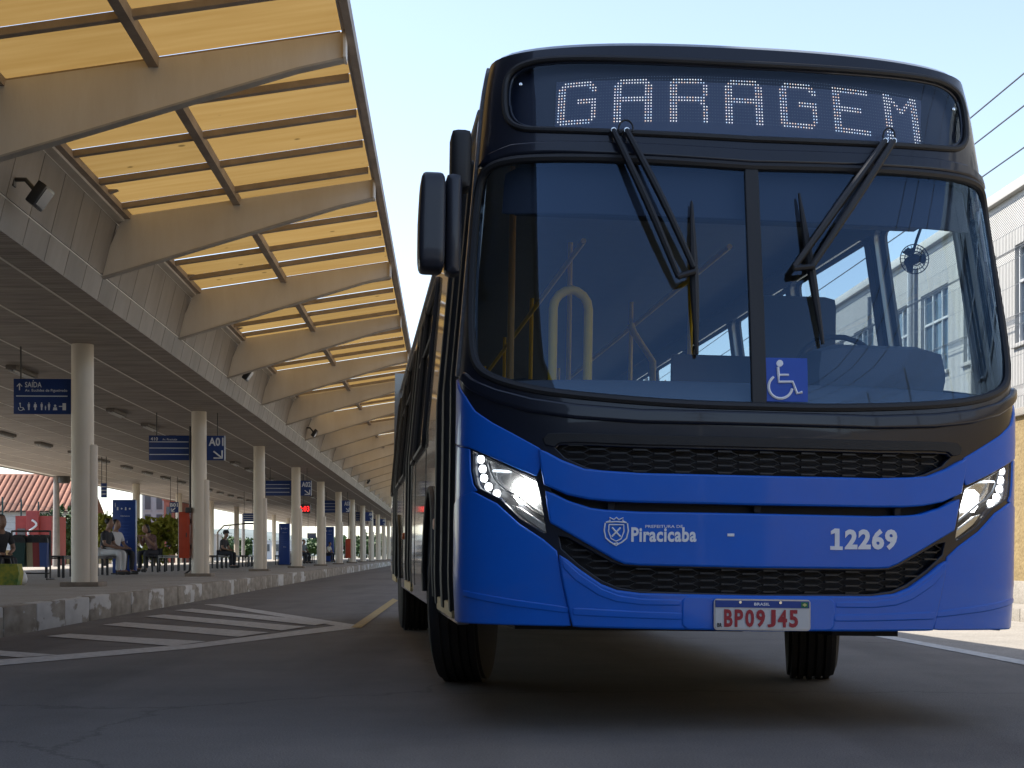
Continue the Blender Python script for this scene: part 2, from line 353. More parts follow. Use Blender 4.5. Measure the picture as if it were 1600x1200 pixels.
def drape(name, poly, m, parent=bus, off=0.012, thick=0.03, holes=(), ds=0.05, dz=0.07, chamfer=0.004, bow=None):
    bm = bmesh.new()
    for lp in [poly] + list(holes):
        vs = [bm.verts.new((s, z, 0)) for s, z in lp]
        for i in range(len(vs)): bm.edges.new((vs[i], vs[(i + 1) % len(vs)]))
    bmesh.ops.triangle_fill(bm, use_beauty=True, use_dissolve=False, edges=bm.edges[:], normal=(0, 0, 1))
    s0 = min(p[0] for p in poly); s1 = max(p[0] for p in poly); z0 = min(p[1] for p in poly); z1 = max(p[1] for p in poly)
    def cuts(a, b, d):
        n = int((b - a) / d); return [a + (b - a) * (i + 0.5) / max(n, 1) for i in range(n)]
    cs = [x for x in cuts(max(s0, -SC - .02), min(s1, SC + .02), ds)]
    for x in cs: bmesh.ops.bisect_plane(bm, geom=bm.verts[:] + bm.edges[:] + bm.faces[:], dist=1e-5, plane_co=(x, 0, 0), plane_no=(1, 0, 0))
    for x in cuts(z0, z1, dz): bmesh.ops.bisect_plane(bm, geom=bm.verts[:] + bm.edges[:] + bm.faces[:], dist=1e-5, plane_co=(0, x, 0), plane_no=(0, 1, 0))
    bmesh.ops.remove_doubles(bm, verts=bm.verts[:], dist=1e-5)
    bm.normal_update()
    for f in bm.faces:
        if f.normal.z < 0: f.normal_flip()
    bm.verts.ensure_lookup_table(); bm.verts.index_update()
    P = [(v.co.x, v.co.y) for v in bm.verts]
    ex = (lambda s, z: bow(s, z)) if bow else (lambda s, z: 0.0)
    V = [lean(skin(s, z, off + ex(s, z))) for s, z in P]; Fc = [[v.index for v in f.verts] for f in bm.faces]
    outn = {}; bed = []
    for e in bm.edges:
        if len(e.link_faces) == 1:
            lo = [l for l in e.link_loops][0]; i, j = lo.vert.index, lo.link_loop_next.vert.index
            d = Vector((P[j][0] - P[i][0], P[j][1] - P[i][1]))
            if d.length < 1e-9: continue
            nn = Vector((d.y, -d.x)).normalized(); bed.append((i, j))
            for k in (i, j): outn[k] = outn.get(k, Vector((0, 0))) + nn
    r1 = {}; r2 = {}
    for k, nn in outn.items():
        if nn.length > 1e-6: nn = nn.normalized()
        s, z = P[k]; s += nn.x * chamfer; z += nn.y * chamfer
        r1[k] = len(V); V.append(lean(skin(s, z, off + ex(*P[k]) - chamfer)))
        r2[k] = len(V); V.append(lean(skin(s, z, off - thick)))
    for i, j in bed:
        Fc.append([j, i, r1[i], r1[j]]); Fc.append([r1[j], r1[i], r2[i], r2[j]])
    bm.free()
    me = bpy.data.meshes.new(name); me.from_pydata([tuple(v) for v in V], [], Fc); me.update()
    me.materials.append(m); me.shade_smooth()
    N0 = [None] * len(V)
    def nrm(s, z, e=0.004):
        q = (skin0(s + e, z) - skin0(s - e, z)).cross(skin0(s, z + e) - skin0(s, z - e)); return q.normalized() if q.length > 1e-9 else Vector((0, -1, 0))
    for i, (s, z) in enumerate(P): N0[i] = nrm(s, z)
    for k, nn in outn.items():
        s, z = P[k]; nn = nn.normalized() if nn.length > 1e-6 else nn; e = .01
        w = skin0(s + nn.x * e, z + nn.y * e) - skin0(s - nn.x * e, z - nn.y * e); w = w.normalized() if w.length > 1e-9 else N0[k]
        N0[r1[k]] = (w * .8 + N0[k] * .6).normalized(); N0[r2[k]] = w
    me.normals_split_custom_set([tuple(N0[l_.vertex_index]) for l_ in me.loops])
    o = bpy.data.objects.new(name, me); col.objects.link(o); o.parent = parent
    return o
def drape_tube(name, pts, r, m, parent=bus, off=0.0, closed=False, n=8, flat=1.0, dense=0.03):
    q = list(pts) + ([pts[0]] if closed else []); out = []
    for (a, b) in zip(q, q[1:]):
        k = max(1, int(math.hypot(b[0] - a[0], b[1] - a[1]) / dense))
        out += [(a[0] + (b[0] - a[0]) * i / k, a[1] + (b[1] - a[1]) * i / k) for i in range(k)]
    out.append(q[-1])
    return MB().tube([lean(skin(s, z, off)) for s, z in out], r, n=n, cap=not closed, flat=flat).build(name, m, parent)
def drape_text(name, txt, s0, s1, z0, z1, m, parent=bus, off=0.02, bold=0.0):
    v, f, asp = text_polys(txt, bold)
    b = MB(); V = [lean(skin(s0 + (s1 - s0) * p[0], z0 + (z1 - z0) * p[1], off)) for p in v]
    b.add(V, f); return b.build(name, m, parent, smooth=False)
def bfn(x, y, z): return lean((x, y, z))

def paint_mat(name, c, dust=0.05):
    m = mat(name, c, 0.40, spec=0.3, coat=0.5, var=0.05, vscale=3, rvar=0.05); m.node_tree.nodes['Principled BSDF'].inputs['Coat Roughness'].default_value = 0.06
    nt = m.node_tree; n = nt.nodes; l = nt.links; b = n['Principled BSDF']; src = b.inputs['Base Color'].links[0].from_socket
    tc = n.new('ShaderNodeTexCoord'); d1 = n.new('ShaderNodeTexNoise'); d1.inputs['Scale'].default_value = 2.2; d1.inputs['Detail'].default_value = 10; d1.inputs['Roughness'].default_value = .72; l.new(tc.outputs['Object'], d1.inputs['Vector'])
    d2 = n.new('ShaderNodeTexVoronoi'); d2.inputs['Scale'].default_value = 26; l.new(tc.outputs['Object'], d2.inputs['Vector'])
    r1_ = n.new('ShaderNodeMapRange'); r1_.inputs['From Min'].default_value = .45; r1_.inputs['From Max'].default_value = .8; r1_.inputs['To Max'].default_value = dust * 2; l.new(d1.outputs['Fac'], r1_.inputs['Value'])
    r2_ = n.new('ShaderNodeMapRange'); r2_.inputs['From Min'].default_value = .05; r2_.inputs['From Max'].default_value = .02; r2_.inputs['To Max'].default_value = .25; l.new(d2.outputs['Distance'], r2_.inputs['Value'])
    ad = n.new('ShaderNodeMath'); ad.operation = 'ADD'; l.new(r1_.outputs['Result'], ad.inputs[0]); l.new(r2_.outputs['Result'], ad.inputs[1])
    mx = n.new('ShaderNodeMix'); mx.data_type = 'RGBA'; l.new(ad.outputs[0], mx.inputs['Factor']); l.new(src, mx.inputs['A']); mx.inputs['B'].default_value = (.22, .2, .17, 1); l.new(mx.outputs['Result'], b.inputs['Base Color'])
    return m
M_BLUE = paint_mat('bus_blue', (0.0006, 0.125, 0.62))
M_NAVY = mat('bus_front_black', (0.006, 0.009, 0.020), 0.30, spec=.35, coat=0.45, var=0.2, vscale=4)
M_BLACK = mat('black_plastic', (0.007, 0.007, 0.008), 0.55, bump=0.15, bscale=300)
M_RUBBER = mat('rubber', (0.016, 0.016, 0.018), 0.55)
M_TYRE = mat('tyre', (0.026, 0.025, 0.024), 0.85, bump=0.3, bscale=60)
M_SILVER = mat('bus_side_silver', (0.30, 0.29, 0.28), 0.22, metal=0.3, coat=1.0, var=0.06, vscale=2)
M_TRIM = mat('pillar_trim_grey', (0.20, 0.20, 0.21), 0.4, coat=0.3, var=0.2, vscale=8, stretch=(1, 1, 6))
M_GREYROOF = mat('roof_grey', (0.20, 0.22, 0.24), 0.35, coat=0.5)
M_WS = glass('windshield_glass', (0.74, 0.81, 0.86), (0.42, 0.66, 1.0), 1.72, dirt=0.005)
M_WIN = glass('tinted_window', (0.28, 0.32, 0.32), (1, 1, 1), 1.5)
M_SIDEWIN = glass('driver_window', (0.80, 0.88, 0.86), (1, 1, 1), 1.45)
M_CLEAR = glass('lamp_cover', (0.95, 0.97, 0.97), (1, 1, 1), 1.45)
M_WHITE = mat('white_vinyl', (0.85, 0.86, 0.88), 0.5)
M_CHROME = mat('chrome', (0.7, 0.7, 0.7), 0.15, metal=1.0)
M_LAMPBLACK = mat('lamp_housing', (0.02, 0.02, 0.022), 0.3)
M_YELLOW = mat('yellow_rail', (0.85, 0.52, 0.02), 0.5, spec=.2)
M_DASH = mat('dashboard', (0.09, 0.10, 0.12), 0.75, bump=0.1, bscale=200)
M_INT = mat('interior_lining', (0.13, 0.135, 0.15), 0.7, var=0.05)
M_INTD = mat('interior_dark', (0.02, 0.021, 0.026), 0.7)
M_BROWN = mat('partition_panel', (0.16, 0.10, 0.065), 0.5, var=0.1)
M_SEATB = mat('seat_blue', (0.03, 0.06, 0.16), 0.7)

# traced outlines (left half of the front, pixels of the photograph), mirrored about the bus's middle
ws_glass = sym([(1171, 264), (1000, 253), (860, 250), (805, 253), (772, 262), (756, 282), (748, 330), (743, 400), (740, 500), (743, 552), (755, 575), (785, 591), (835, 604), (900, 614), (1000, 623), (1100, 629), (1182, 631)])
ws_hole = sym([(1171, 257), (1000, 246), (860, 242), (800, 245), (764, 255), (745, 278), (739, 330), (734, 400), (731, 500), (734, 558), (746, 584), (780, 600), (832, 613), (900, 622), (1000, 631), (1100, 637), (1182, 639)])
def round_off(poly, k=2):
    for _ in range(k):
        q = []
        for i in range(len(poly)):
            a, b = poly[i], poly[(i + 1) % len(poly)]
            q += [(a[0] * .75 + b[0] * .25, a[1] * .75 + b[1] * .25), (a[0] * .25 + b[0] * .75, a[1] * .25 + b[1] * .75)]
        poly = q
    return poly
ws_glass, ws_hole = round_off(ws_glass), round_off(ws_hole)
disp = sym([(1160, 100), (1000, 93), (860, 92), (825, 98), (800, 110), (790, 128), (789, 168), (793, 187), (808, 200), (840, 204), (1000, 209), (1160, 217)])
disp = round_off(disp)
grille_up = sym([(1178, 702), (1000, 698), (900, 694), (874, 694), (866, 700), (882, 716), (915, 731), (945, 738), (1000, 741), (1180, 745)])
strip = sym([(1180, 747), (1000, 743), (940, 739), (912, 736), (876, 722), (845, 705), (853, 755), (887, 770), (920, 777), (950, 780), (1000, 782), (1180, 786)])
slot = sym([(1180, 789), (1000, 785), (950, 783), (920, 780), (887, 773), (858, 762), (860, 768), (890, 785), (925, 796), (950, 799), (1000, 801), (1180, 804)])
panel = sym([(1180, 806), (1000, 803), (945, 800), (922, 797), (888, 786), (855, 770), (863, 815), (900, 836), (962, 872), (976, 878), (1000, 880), (1180, 884)])
grille_lo = sym([(1180, 889), (1000, 885), (972, 883), (955, 877), (925, 860), (888, 839), (872, 836), (876, 858), (905, 884), (940, 908), (965, 919), (1000, 925), (1180, 930)])
bumper = sym([(1180, 934), (1000, 930), (962, 925), (937, 915), (902, 891), (876, 870), (881, 900), (897, 976), (1000, 979), (1180, 982)])
ZB = bumper[7][1]
head = IV([(737, 703), (760, 713), (800, 731), (838, 748), (846, 775), (851, 805), (855, 833), (850, 834), (812, 811), (780, 780), (748, 764), (742, 757), (737, 735)])
SE = 1.392                                                    # where the nose meets the sides
corner_lo = IV([(740, 770), (776, 789), (810, 820), (848, 845), (868, 862), (875, 900), (890, 976)]) + [(-SE, ZB), (-SE, inv(722, 788)[1])]
fender = IV([(842, 702), (846, 722), (838, 742), (800, 726), (760, 708), (736, 698)]) + [(-SE, inv(722, 690)[1]), (-SE, 1.478)] + IV([(728, 622), (742, 644), (768, 662), (800, 679)])
side_lo = [(-SE, inv(722, 786)[1]), (-SE, inv(722, 694)[1])] + IV([(734, 703), (735, 737), (739, 758), (745, 766), (738, 768)])

ztop = lambda s: 2.955 - 0.03 * (s / SE) ** 2
mask_outer = [(-SE, ZB + .004), (-SE, 2.0), (-SE, ztop(SE))] + [(-SE + 2 * SE * i / 24, ztop(-SE + 2 * SE * i / 24)) for i in range(1, 24)] + [(SE, ztop(SE)), (SE, 2.0), (SE, ZB + .004)]
front = drape('front_mask', mask_outer, M_NAVY, off=0.0, thick=0.045, holes=[ws_hole, grille_up, slot, grille_lo, head, mirror(head), disp], ds=0.045, dz=0.06)
front['label'] = 'gloss black front mask'
# windscreen
wsg = drape('windshield', ws_glass, M_WS, off=-0.006, thick=0.006)
rub = drape_tube('windshield_seal', round_off(sym([(1171, 260), (1000, 249), (860, 246), (803, 249), (768, 258), (750, 279), (743, 330), (738, 400), (735, 500), (738, 555), (750, 580), (782, 596), (833, 609), (900, 618), (1000, 627), (1100, 633), (1182, 635)])), 0.019, M_RUBBER, wsg, off=-0.002, closed=True)
zt, zb_ = inv(1171, 262)[1], inv(1182, 632)[1]
drape('windshield_divider', [(-.03, zb_), (.026, zb_), (.026, zt), (-.03, zt)], M_RUBBER, wsg, off=0.006, thick=0.03)
lipz = sym([(1180, 648), (1000, 644), (900, 636), (830, 626), (775, 612), (738, 596), (728, 586), (725, 594), (738, 606), (775, 624), (830, 640), (900, 650), (1000, 657), (1180, 661)])
drape('mask_lip', lipz, M_NAVY, off=0.022, thick=0.03, chamfer=0.012)
drape('brow_lip', sym([(1171, 238), (1000, 228), (860, 225), (800, 230), (765, 245), (752, 262), (762, 255), (800, 241), (860, 237), (1000, 241), (1171, 252)]), M_NAVY, off=0.018, thick=0.03, chamfer=0.01)
drape('grille_surround', sym([(1180, 685), (1000, 681), (880, 678), (858, 679), (850, 686), (853, 694), (866, 697), (874, 691), (900, 690), (1000, 694), (1180, 698)]), M_BLACK, off=0.014, thick=0.03)
# blue panels
for nm, q, kw in (('grille_lip', strip, dict(off=.030, thick=.06)), ('nose_panel', panel, dict(off=.024, thick=.06)), ('bumper', bumper, dict(off=.028, thick=.06))):
    drape(nm, q, M_BLUE, chamfer=0.009, **kw)
for k, f_ in ((0, lambda q: q), (1, mirror)):
    drape('fender_panel', f_(fender), M_BLUE, off=.010, thick=.05, chamfer=0.006)
    drape('corner_panel', f_(corner_lo), M_BLUE, off=.012, thick=.05, chamfer=0.007)
    drape('cheek_panel', f_(side_lo), M_BLUE, off=.008, thick=.04)
# raised swage lines on the bumper
for q in ([(880, 876), (905, 899), (940, 922), (966, 932), (1000, 937), (1060, 939), (1060, 944), (1000, 943), (962, 938), (935, 928), (900, 905), (882, 886)],
          [(728, 924), (800, 938), (887, 950), (886, 956), (800, 945), (728, 930)],
          [(896, 951), (1000, 957), (1062, 959), (1062, 966), (1000, 964), (897, 959)]):
    P_ = IV(q)
    for f_ in (lambda q: q, mirror): drape('swage', f_(P_), M_BLUE, off=(.018 if q[0][0] == 728 else .034), thick=.03, chamfer=0.008)
# plate recess pad
pad = sym([(1180, 936), (1072, 934), (1066, 940), (1066, 975), (1072, 980), (1180, 983)])
drape('plate_pad', pad, M_BLUE, off=.036, thick=.03, chamfer=0.008)

# honeycomb grilles
def honey(name, poly, off, cell=0.034, stretch=1.75):
    b = MB(); n = len(poly)
    def inside(x, y):
        c = False
        for i in range(n):
            (x1, y1), (x2, y2) = poly[i], poly[(i + 1) % n]
            if (y1 > y) != (y2 > y) and x < (x2 - x1) * (y - y1) / (y2 - y1) + x1: c = not c
        return c
    s0 = min(p[0] for p in poly); s1 = max(p[0] for p in poly); z0 = min(p[1] for p in poly); z1 = max(p[1] for p in poly)
    seen = set(); h = cell * math.sqrt(3) / 2
    for i in range(int((s1 - s0) / (cell * 1.5 * stretch)) + 2):
        for j in range(int((z1 - z0) / h) + 2):
            cx = s0 + i * cell * 1.5 * stretch; cz = z0 + j * h + (h / 2 if i % 2 else 0)
            c = [(cx + cell / 2 * 2 * math.cos(R(60 * k)) * .5 * stretch * 2, cz + cell * .5 * math.sin(R(60 * k))) for k in range(6)]
            c = [(cx + cell * stretch * math.cos(R(60 * k)), cz + h / 2 * (0 if k % 3 == 0 else (1 if k < 3 else -1))) for k in range(6)]
            for k in range(6):
                p, q = c[k], c[(k + 1) % 6]
                key = tuple(sorted(((round(p[0], 3), round(p[1], 3)), (round(q[0], 3), round(q[1], 3)))))
                if key in seen or not (inside(*p) and inside(*q)): continue
                seen.add(key); flat = abs(p[1] - q[1]) < 1e-4
                w = 0.0035 if flat else 0.0012
                dx, dz_ = q[0] - p[0], q[1] - p[1]; L = math.hypot(dx, dz_); nx, nz = -dz_ / L * w, dx / L * w
                o0, o1 = (off + (.006 if flat else -.006), off - .02)
                b.add([lean(skin(p[0] + nx, p[1] + nz, o0)), lean(skin(q[0] + nx, q[1] + nz, o0)), lean(skin(q[0] - nx, q[1] - nz, o0)), lean(skin(p[0] - nx, p[1] - nz, o0)),
                       lean(skin(p[0] + nx, p[1] + nz, o1)), lean(skin(q[0] + nx, q[1] + nz, o1)), lean(skin(q[0] - nx, q[1] - nz, o1)), lean(skin(p[0] - nx, p[1] - nz, o1))],
                      [(0, 3, 2, 1), (0, 1, 5, 4), (2, 3, 7, 6), (1, 2, 6, 5), (3, 0, 4, 7)])
    return stuff(b.build(name, M_GRILLE, bus, smooth=False))
M_GRILLE = mat('grille_plastic', (0.012, 0.012, 0.013), 0.4)
def grow(poly, k):
    cx = sum(p[0] for p in poly) / len(poly); cz = sum(p[1] for p in poly) / len(poly)
    return [(s + math.copysign(k, s - cx), z + math.copysign(k, z - cz)) for s, z in poly]
honey('grille_mesh', grille_up, -0.008); honey('grille_mesh', grille_lo, -0.008)
zz = [p[1] for p in grille_lo + grille_up]
drape('grille_back', [(-1.02, min(zz) - .02), (1.02, min(zz) - .02), (1.02, max(zz) + .02), (-1.02, max(zz) + .02)], M_INTD, off=-0.06, thick=0.005)
for sx in (-.62, .0, .62):
    zc = slot[0][1]; drape('slot_rib', [(sx - .012, zc - .03), (sx + .012, zc - .03), (sx + .012, zc + .01), (sx - .012, zc + .01)], M_BLACK, off=-.02, thick=.03)

# head lamps
def lamp_emit(name, c, e): return mat(name, tuple(x * .5 for x in c), 0.3, emit=c, estr=e)
for side, f_ in (('r', lambda q: q), ('l', mirror)):
    hd = drape('headlight', f_(grow(head, .012)), M_LAMPBLACK, off=-0.075, thick=0.004)
    sg = 1 if side == 'r' else -1
    F1 = lambda pts: f_(IV(pts))
    rimw = MB(); hh = f_(head)
    rim_v = [lean(skin(s, z, -.002)) for s, z in hh] + [lean(skin(s, z, -.075)) for s, z in hh]; n_ = len(hh)
    MB().add(rim_v, [(i, (i + 1) % n_, (i + 1) % n_ + n_, i + n_) for i in range(n_)]).build('lamp_well', M_LAMPBLACK, hd)
    drape('reflector', F1([(764, 722), (800, 738), (834, 754), (848, 806), (812, 784), (785, 765), (772, 752)]), mat('lamp_reflector', (0.42, 0.42, 0.43), 0.22, metal=0.8), hd, off=-.05, thick=.01)
    drape('indicator', F1([(800, 790), (812, 795), (850, 820), (854, 831), (848, 829), (815, 806)]), mat('lamp_chrome_strip', (0.55, 0.53, 0.5), 0.25, metal=0.7), hd, off=-.02, thick=.02)
    drape_tube('bezel', F1([(757, 716), (764, 738), (772, 752), (786, 764), (806, 774), (850, 806)]), 0.006, mat('lamp_bezel', (0.3, 0.3, 0.3), 0.3, metal=0.8), hd, off=-.025)
    drape_tube('bezel', F1([(757, 716), (800, 733), (838, 752), (850, 806)]), 0.005, MATS['lamp_bezel'], hd, off=-.025)
    drape_tube('light_guide', F1([(766, 735), (778, 735), (792, 736)]), 0.004, lamp_emit('guide_glow', (0.8, 0.9, 1), 1.5), hd, off=-.03)
    for (u, v) in ((744.5, 717), (747.5, 732), (750, 746.5), (758, 760), (772, 770.5)):
        s, z = inv(u, v); s *= sg; r_ = 0.0115
        drape('running_light', [(s + r_ * math.cos(R(k * 36)), z + r_ * 1.1 * math.sin(R(k * 36))) for k in range(10)], lamp_emit('drl_glow', (0.92, 0.96, 1), 3.0), hd, off=-.02, thick=.02)
    s, z = inv(820, 768); s *= sg
    e_ = lamp_emit('beam_glow', (1.0, 0.99, 0.94), 30) if side == 'r' else lamp_emit('beam_glow_dim', (0.97, 0.98, 1.0), 3)
    P_ = [(s + sg * x, z + y) for x, y in ((-.055, .03), (-.03, .045), (.03, .042), (.05, .03), (.056, -.03), (.02, -.045), (-.03, -.045), (-.05, -.02))]
    drape('beam_lamp', P_ if sg > 0 else mirror(mirror(P_)), e_, hd, off=-.03, thick=.03)
    drape('lamp_cover', f_(head), M_CLEAR, hd, off=-.004, thick=.004)

# destination box
box_back = drape('destination_box', disp, mat('box_navy', (0.008, 0.013, 0.035), 0.35), off=-0.05, thick=0.004)
led_poly = IV([(868, 122), (1000, 119), (1200, 127), (1447, 151), (1444, 222), (1200, 208), (1000, 200), (866, 192)])
drape('led_board', led_poly, mat('led_board', (0.075, 0.095, 0.165), 0.6), box_back, off=-.036, thick=.01, chamfer=.002)
drape_tube('box_frame', disp, 0.014, M_RUBBER, box_back, off=0.002, closed=True)
drape_tube('box_frame', [(s * .985, z + (.012 if z < 2.7 else -.012)) for s, z in disp], 0.008, M_NAVY, box_back, off=-0.012, closed=True)
for u, v in ((813, 131), (1491, 170)):
    s, z = inv(u, v); MB().lathe([(.0, -.004), (.007, -.003), (.007, .003), (.0, .004)], 10, 'y').build('box_screw', M_CHROME, box_back, loc=lean(skin(s, z, -.004)))
GL = {'G': ["..##########..", ".############.", "###........###", "###.........##", "###...........", "###...........", "###....#######", "###....#######", "###.........##", "###.........##", "###.........##", "###.........##", "###.........##", "#############.", ".###########.."],
      'A': ["..##########..", ".############.", "###........###", "###........###", "###........###", "###........###", "##############", "##############", "###........###", "###........###", "###........###", "###........###", "###........###", "###........###", "###........###"],
      'R': [".###########..", "#############.", "###.........##", "###.........##", "###.........##", "###.........##", "#############.", "#############.", "###........##.", "###.........##", "###.........##", "###.........##", "###.........##", "###.........##", "###.........##"],
      'E': ["##############", "##############", "###...........", "###...........", "###...........", "###...........", "###########...", "###########...", "###...........", "###...........", "###...........", "###...........", "###...........", "##############", "##############"],
      'M': ["###........###", "####......####", "#####....#####", "###.##..##.###", "###..####..###", "###...##...###", "###........###", "###........###", "###........###", "###........###", "###........###", "###........###", "###........###", "###........###", "###........###"]}
sA, zA = inv(874, 127); sB, zB = inv(1435, 152)
_, zC = inv(874, 190); _, zD = inv(1435, 219)
NC = 7 * 20 - 6
lit_cols = [lamp_emit('led_%d' % i, c, .52) for i, c in enumerate(((1, 1, 1), (1, .72, .58), (.62, .78, 1), (.95, .9, 1)))]
def dot(b, c, r, off, rr=.0032):
    fx = c / (NC - 1); s = sA + (sB - sA) * fx; zt_ = zA + (zB - zA) * fx + 0.032 * 4 * fx * (1 - fx); zb2 = zC + (zD - zC) * fx + 0.032 * 4 * fx * (1 - fx)
    z = zt_ + (zb2 - zt_) * r / 14
    b.add([lean(skin(s - rr, z, off)), lean(skin(s, z - rr, off)), lean(skin(s + rr, z, off)), lean(skin(s, z + rr, off))], [(0, 1, 2, 3)])
dim = MB()
for li, ch in enumerate('GARAGEM'):
    lb = MB()
    for r in range(15):
        for c in range(14):
            if GL[ch][r][c] == '#': dot(lb, li * 20 + c, r, -.030, .0035)
            else: dot(dim, li * 20 + c, r, -.030, .0022)
    lo = stuff(lb.build('led_letter', lit_cols[0], box_back, smooth=False))
    for m_ in lit_cols[1:]: lo.data.materials.append(m_)
    for pf in lo.data.polygons: pf.material_index = random.choice((0, 0, 1, 2, 3))
for c in range(-1, NC + 1):
    for r in range(-1, 15):
        if c < 0 or c >= NC or c % 20 >= 14 or r < 0: dot(dim, c, r, -.030, .0022)
stuff(dim.build('unlit_leds', mat('led_off', (0.22, 0.25, 0.32), 0.5), box_back, smooth=False))
drape('box_glass', [(s * .99, z) for s, z in disp], glass('box_glass', (0.86, 0.9, 0.93), (0.7, 0.85, 1), 1.45), box_back, off=-.008, thick=.004)

# lettering on the nose
def tbox(u0, v0, u1, v1): a = inv(u0, v1); b = inv(u1, v0); return a[0], b[0], a[1], b[1]
def slant_text(name, txt, u0, v0, u1, v1, m, bold, off=.0275):
    a = inv(u0, v1); b = inv(u1, v1); c = inv(u0, v0)
    v, f, asp = text_polys(txt, bold)
    MB().add([lean(skin(a[0] + (b[0] - a[0]) * p[0], a[1] + (b[1] - a[1]) * p[0] + (c[1] - a[1]) * p[1], off)) for p in v], f).build(name, m, bus, smooth=False)
slant_text('fleet_number', '2269', 1316, 826.4, 1397, 859.4, M_WHITE, 0.045)
def vinyl(nm, pxs): return drape(nm, IV(pxs), M_WHITE, off=.0275, thick=.003, chamfer=.0004)
vinyl('fleet_number', [(1294, 859), (1313, 859.4), (1313, 854), (1308, 853.8), (1308, 826.4), (1301, 826), (1295, 830), (1295, 835), (1301, 833), (1301, 853.6), (1294, 853.4)])
slant_text('city_name', 'Piracicaba', 985, 824, 1086, 847, M_WHITE, 0.032)
slant_text('city_name_small', 'PREFEITURA DE', 1007, 820.5, 1065, 825, M_WHITE, 0.01)
s, z = inv(1139.5, 836); drape('nose_mark', [(s - .014, z - .005), (s + .014, z - .005), (s + .014, z + .005), (s - .014, z + .005)], M_WHITE, off=.0275, thick=.003, chamfer=.001)
cs_, cz_ = inv(962, 831)
def crest(pts, w, nm='crest', closed=True):
    q = [(cs_ + x * .0505, cz_ + y * .058) for x, y in pts]
    drape_tube(nm, q, w, M_WHITE, bus, off=.0265, closed=closed, n=6, flat=1)
crest([(-.9, .62), (-.98, .1), (-.85, -.45), (-.5, -.72), (0, -.98), (.5, -.72), (.85, -.45), (.98, .1), (.9, .62)], .0032, closed=False)
crest([(-.6, .5), (.6, .5), (.62, 0), (.4, -.5), (0, -.68), (-.4, -.5), (-.62, 0)], .0028)
crest([(-.35, .3), (.35, -.35)], .004, closed=False); crest([(.35, .3), (-.35, -.35)], .004, closed=False)
crest([(-.85, .66), (-.5, .78), (-.55, 1.0), (-.2, .86), (0, 1.02), (.2, .86), (.55, 1.0), (.5, .78), (.85, .66), (0, .72)], .003)
crest([(-.18, -.85), (.18, -.8)], .003, closed=False)

# number plate
pc = inv(1186, 960); PW, PH = .205, .0645
M_PLATE = mat('plate_white', (0.60, 0.60, 0.59), 0.4, var=.04)
def on_plate(x, y, d): p = lean(skin(pc[0], pc[1], .05)); return (p.x + x, p.y - d, p.z + y - x * math.sin(ROLL))
def plate_rect(nm, x0, x1, y0, y1, d, m, par, rad=0):
    if rad:
        c = []
        for (cx, cy, a0) in ((x1 - rad, y1 - rad, 0), (x0 + rad, y1 - rad, 90), (x0 + rad, y0 + rad, 180), (x1 - rad, y0 + rad, 270)):
            c += [(cx + rad * math.cos(R(a0 + k * 30)), cy + rad * math.sin(R(a0 + k * 30))) for k in range(4)]
    else: c = [(x0, y0), (x1, y0), (x1, y1), (x0, y1)]
    return MB().prism(c, lambda p, k: on_plate(p[0], p[1], d if k else d - .004)).build(nm, m, par)
plate = plate_rect('number_plate', -PW, PW, -PH, PH, .0, mat('plate_rim', (0.5, 0.5, 0.5), 0.3, metal=.6), bus, .014)
plate_rect('plate_face', -PW + .006, PW - .006, -PH + .006, PH - .006, .003, M_PLATE, plate, .01)
plate_rect('plate_band', -PW + .006, PW - .006, PH - .035, PH - .006, .005, mat('plate_blue', (0.01, 0.05, 0.28), .4), plate)
M_PRED = mat('plate_red', (0.36, 0.02, 0.03), 0.45); M_PBLK = mat('plate_black', (0.02, 0.02, 0.02), .5)
def plate_text(txt, x0, x1, y0, y1, m, bold, d=.006):
    v, f, a = text_polys(txt, bold)
    MB().add([on_plate(x0 + (x1 - x0) * p[0], y0 + (y1 - y0) * p[1], d) for p in v], f).build('plate_text', m, plate, smooth=False)
x_ = -.163
for ch, w in zip('BP09J45', (.036, .036, .038, .038, .036, .04, .038)):
    plate_text(ch, x_, x_ + w, -.051, .022, M_PRED, .035); x_ += w + (.0085 if ch != '9' else .009)
plate_text('BRASIL', -.036, .03, PH - .026, PH - .014, M_WHITE, .03); plate_text('BR', -.192, -.172, -.052, -.035, M_PBLK, .03)
plate_rect('plate_flag', PW - .042, PW - .012, PH - .032, PH - .010, .0065, mat('flag_green', (0.02, 0.16, 0.07), .5), plate)
MB().prism([(PW - .037, PH - .021), (PW - .027, PH - .014), (PW - .017, PH - .021), (PW - .027, PH - .028)], lambda p, k: on_plate(p[0], p[1], .008 if k else .007)).build('plate_flag_mark', mat('flag_yellow', (.6, .55, .2), .5), plate)
for x in (-.095, .075): MB().lathe([(0, -.002), (.006, -.002), (.006, .008), (0, .009)], 8, 'y').build('plate_bolt', M_CHROME, plate, loc=on_plate(x, PH - .013, .006))

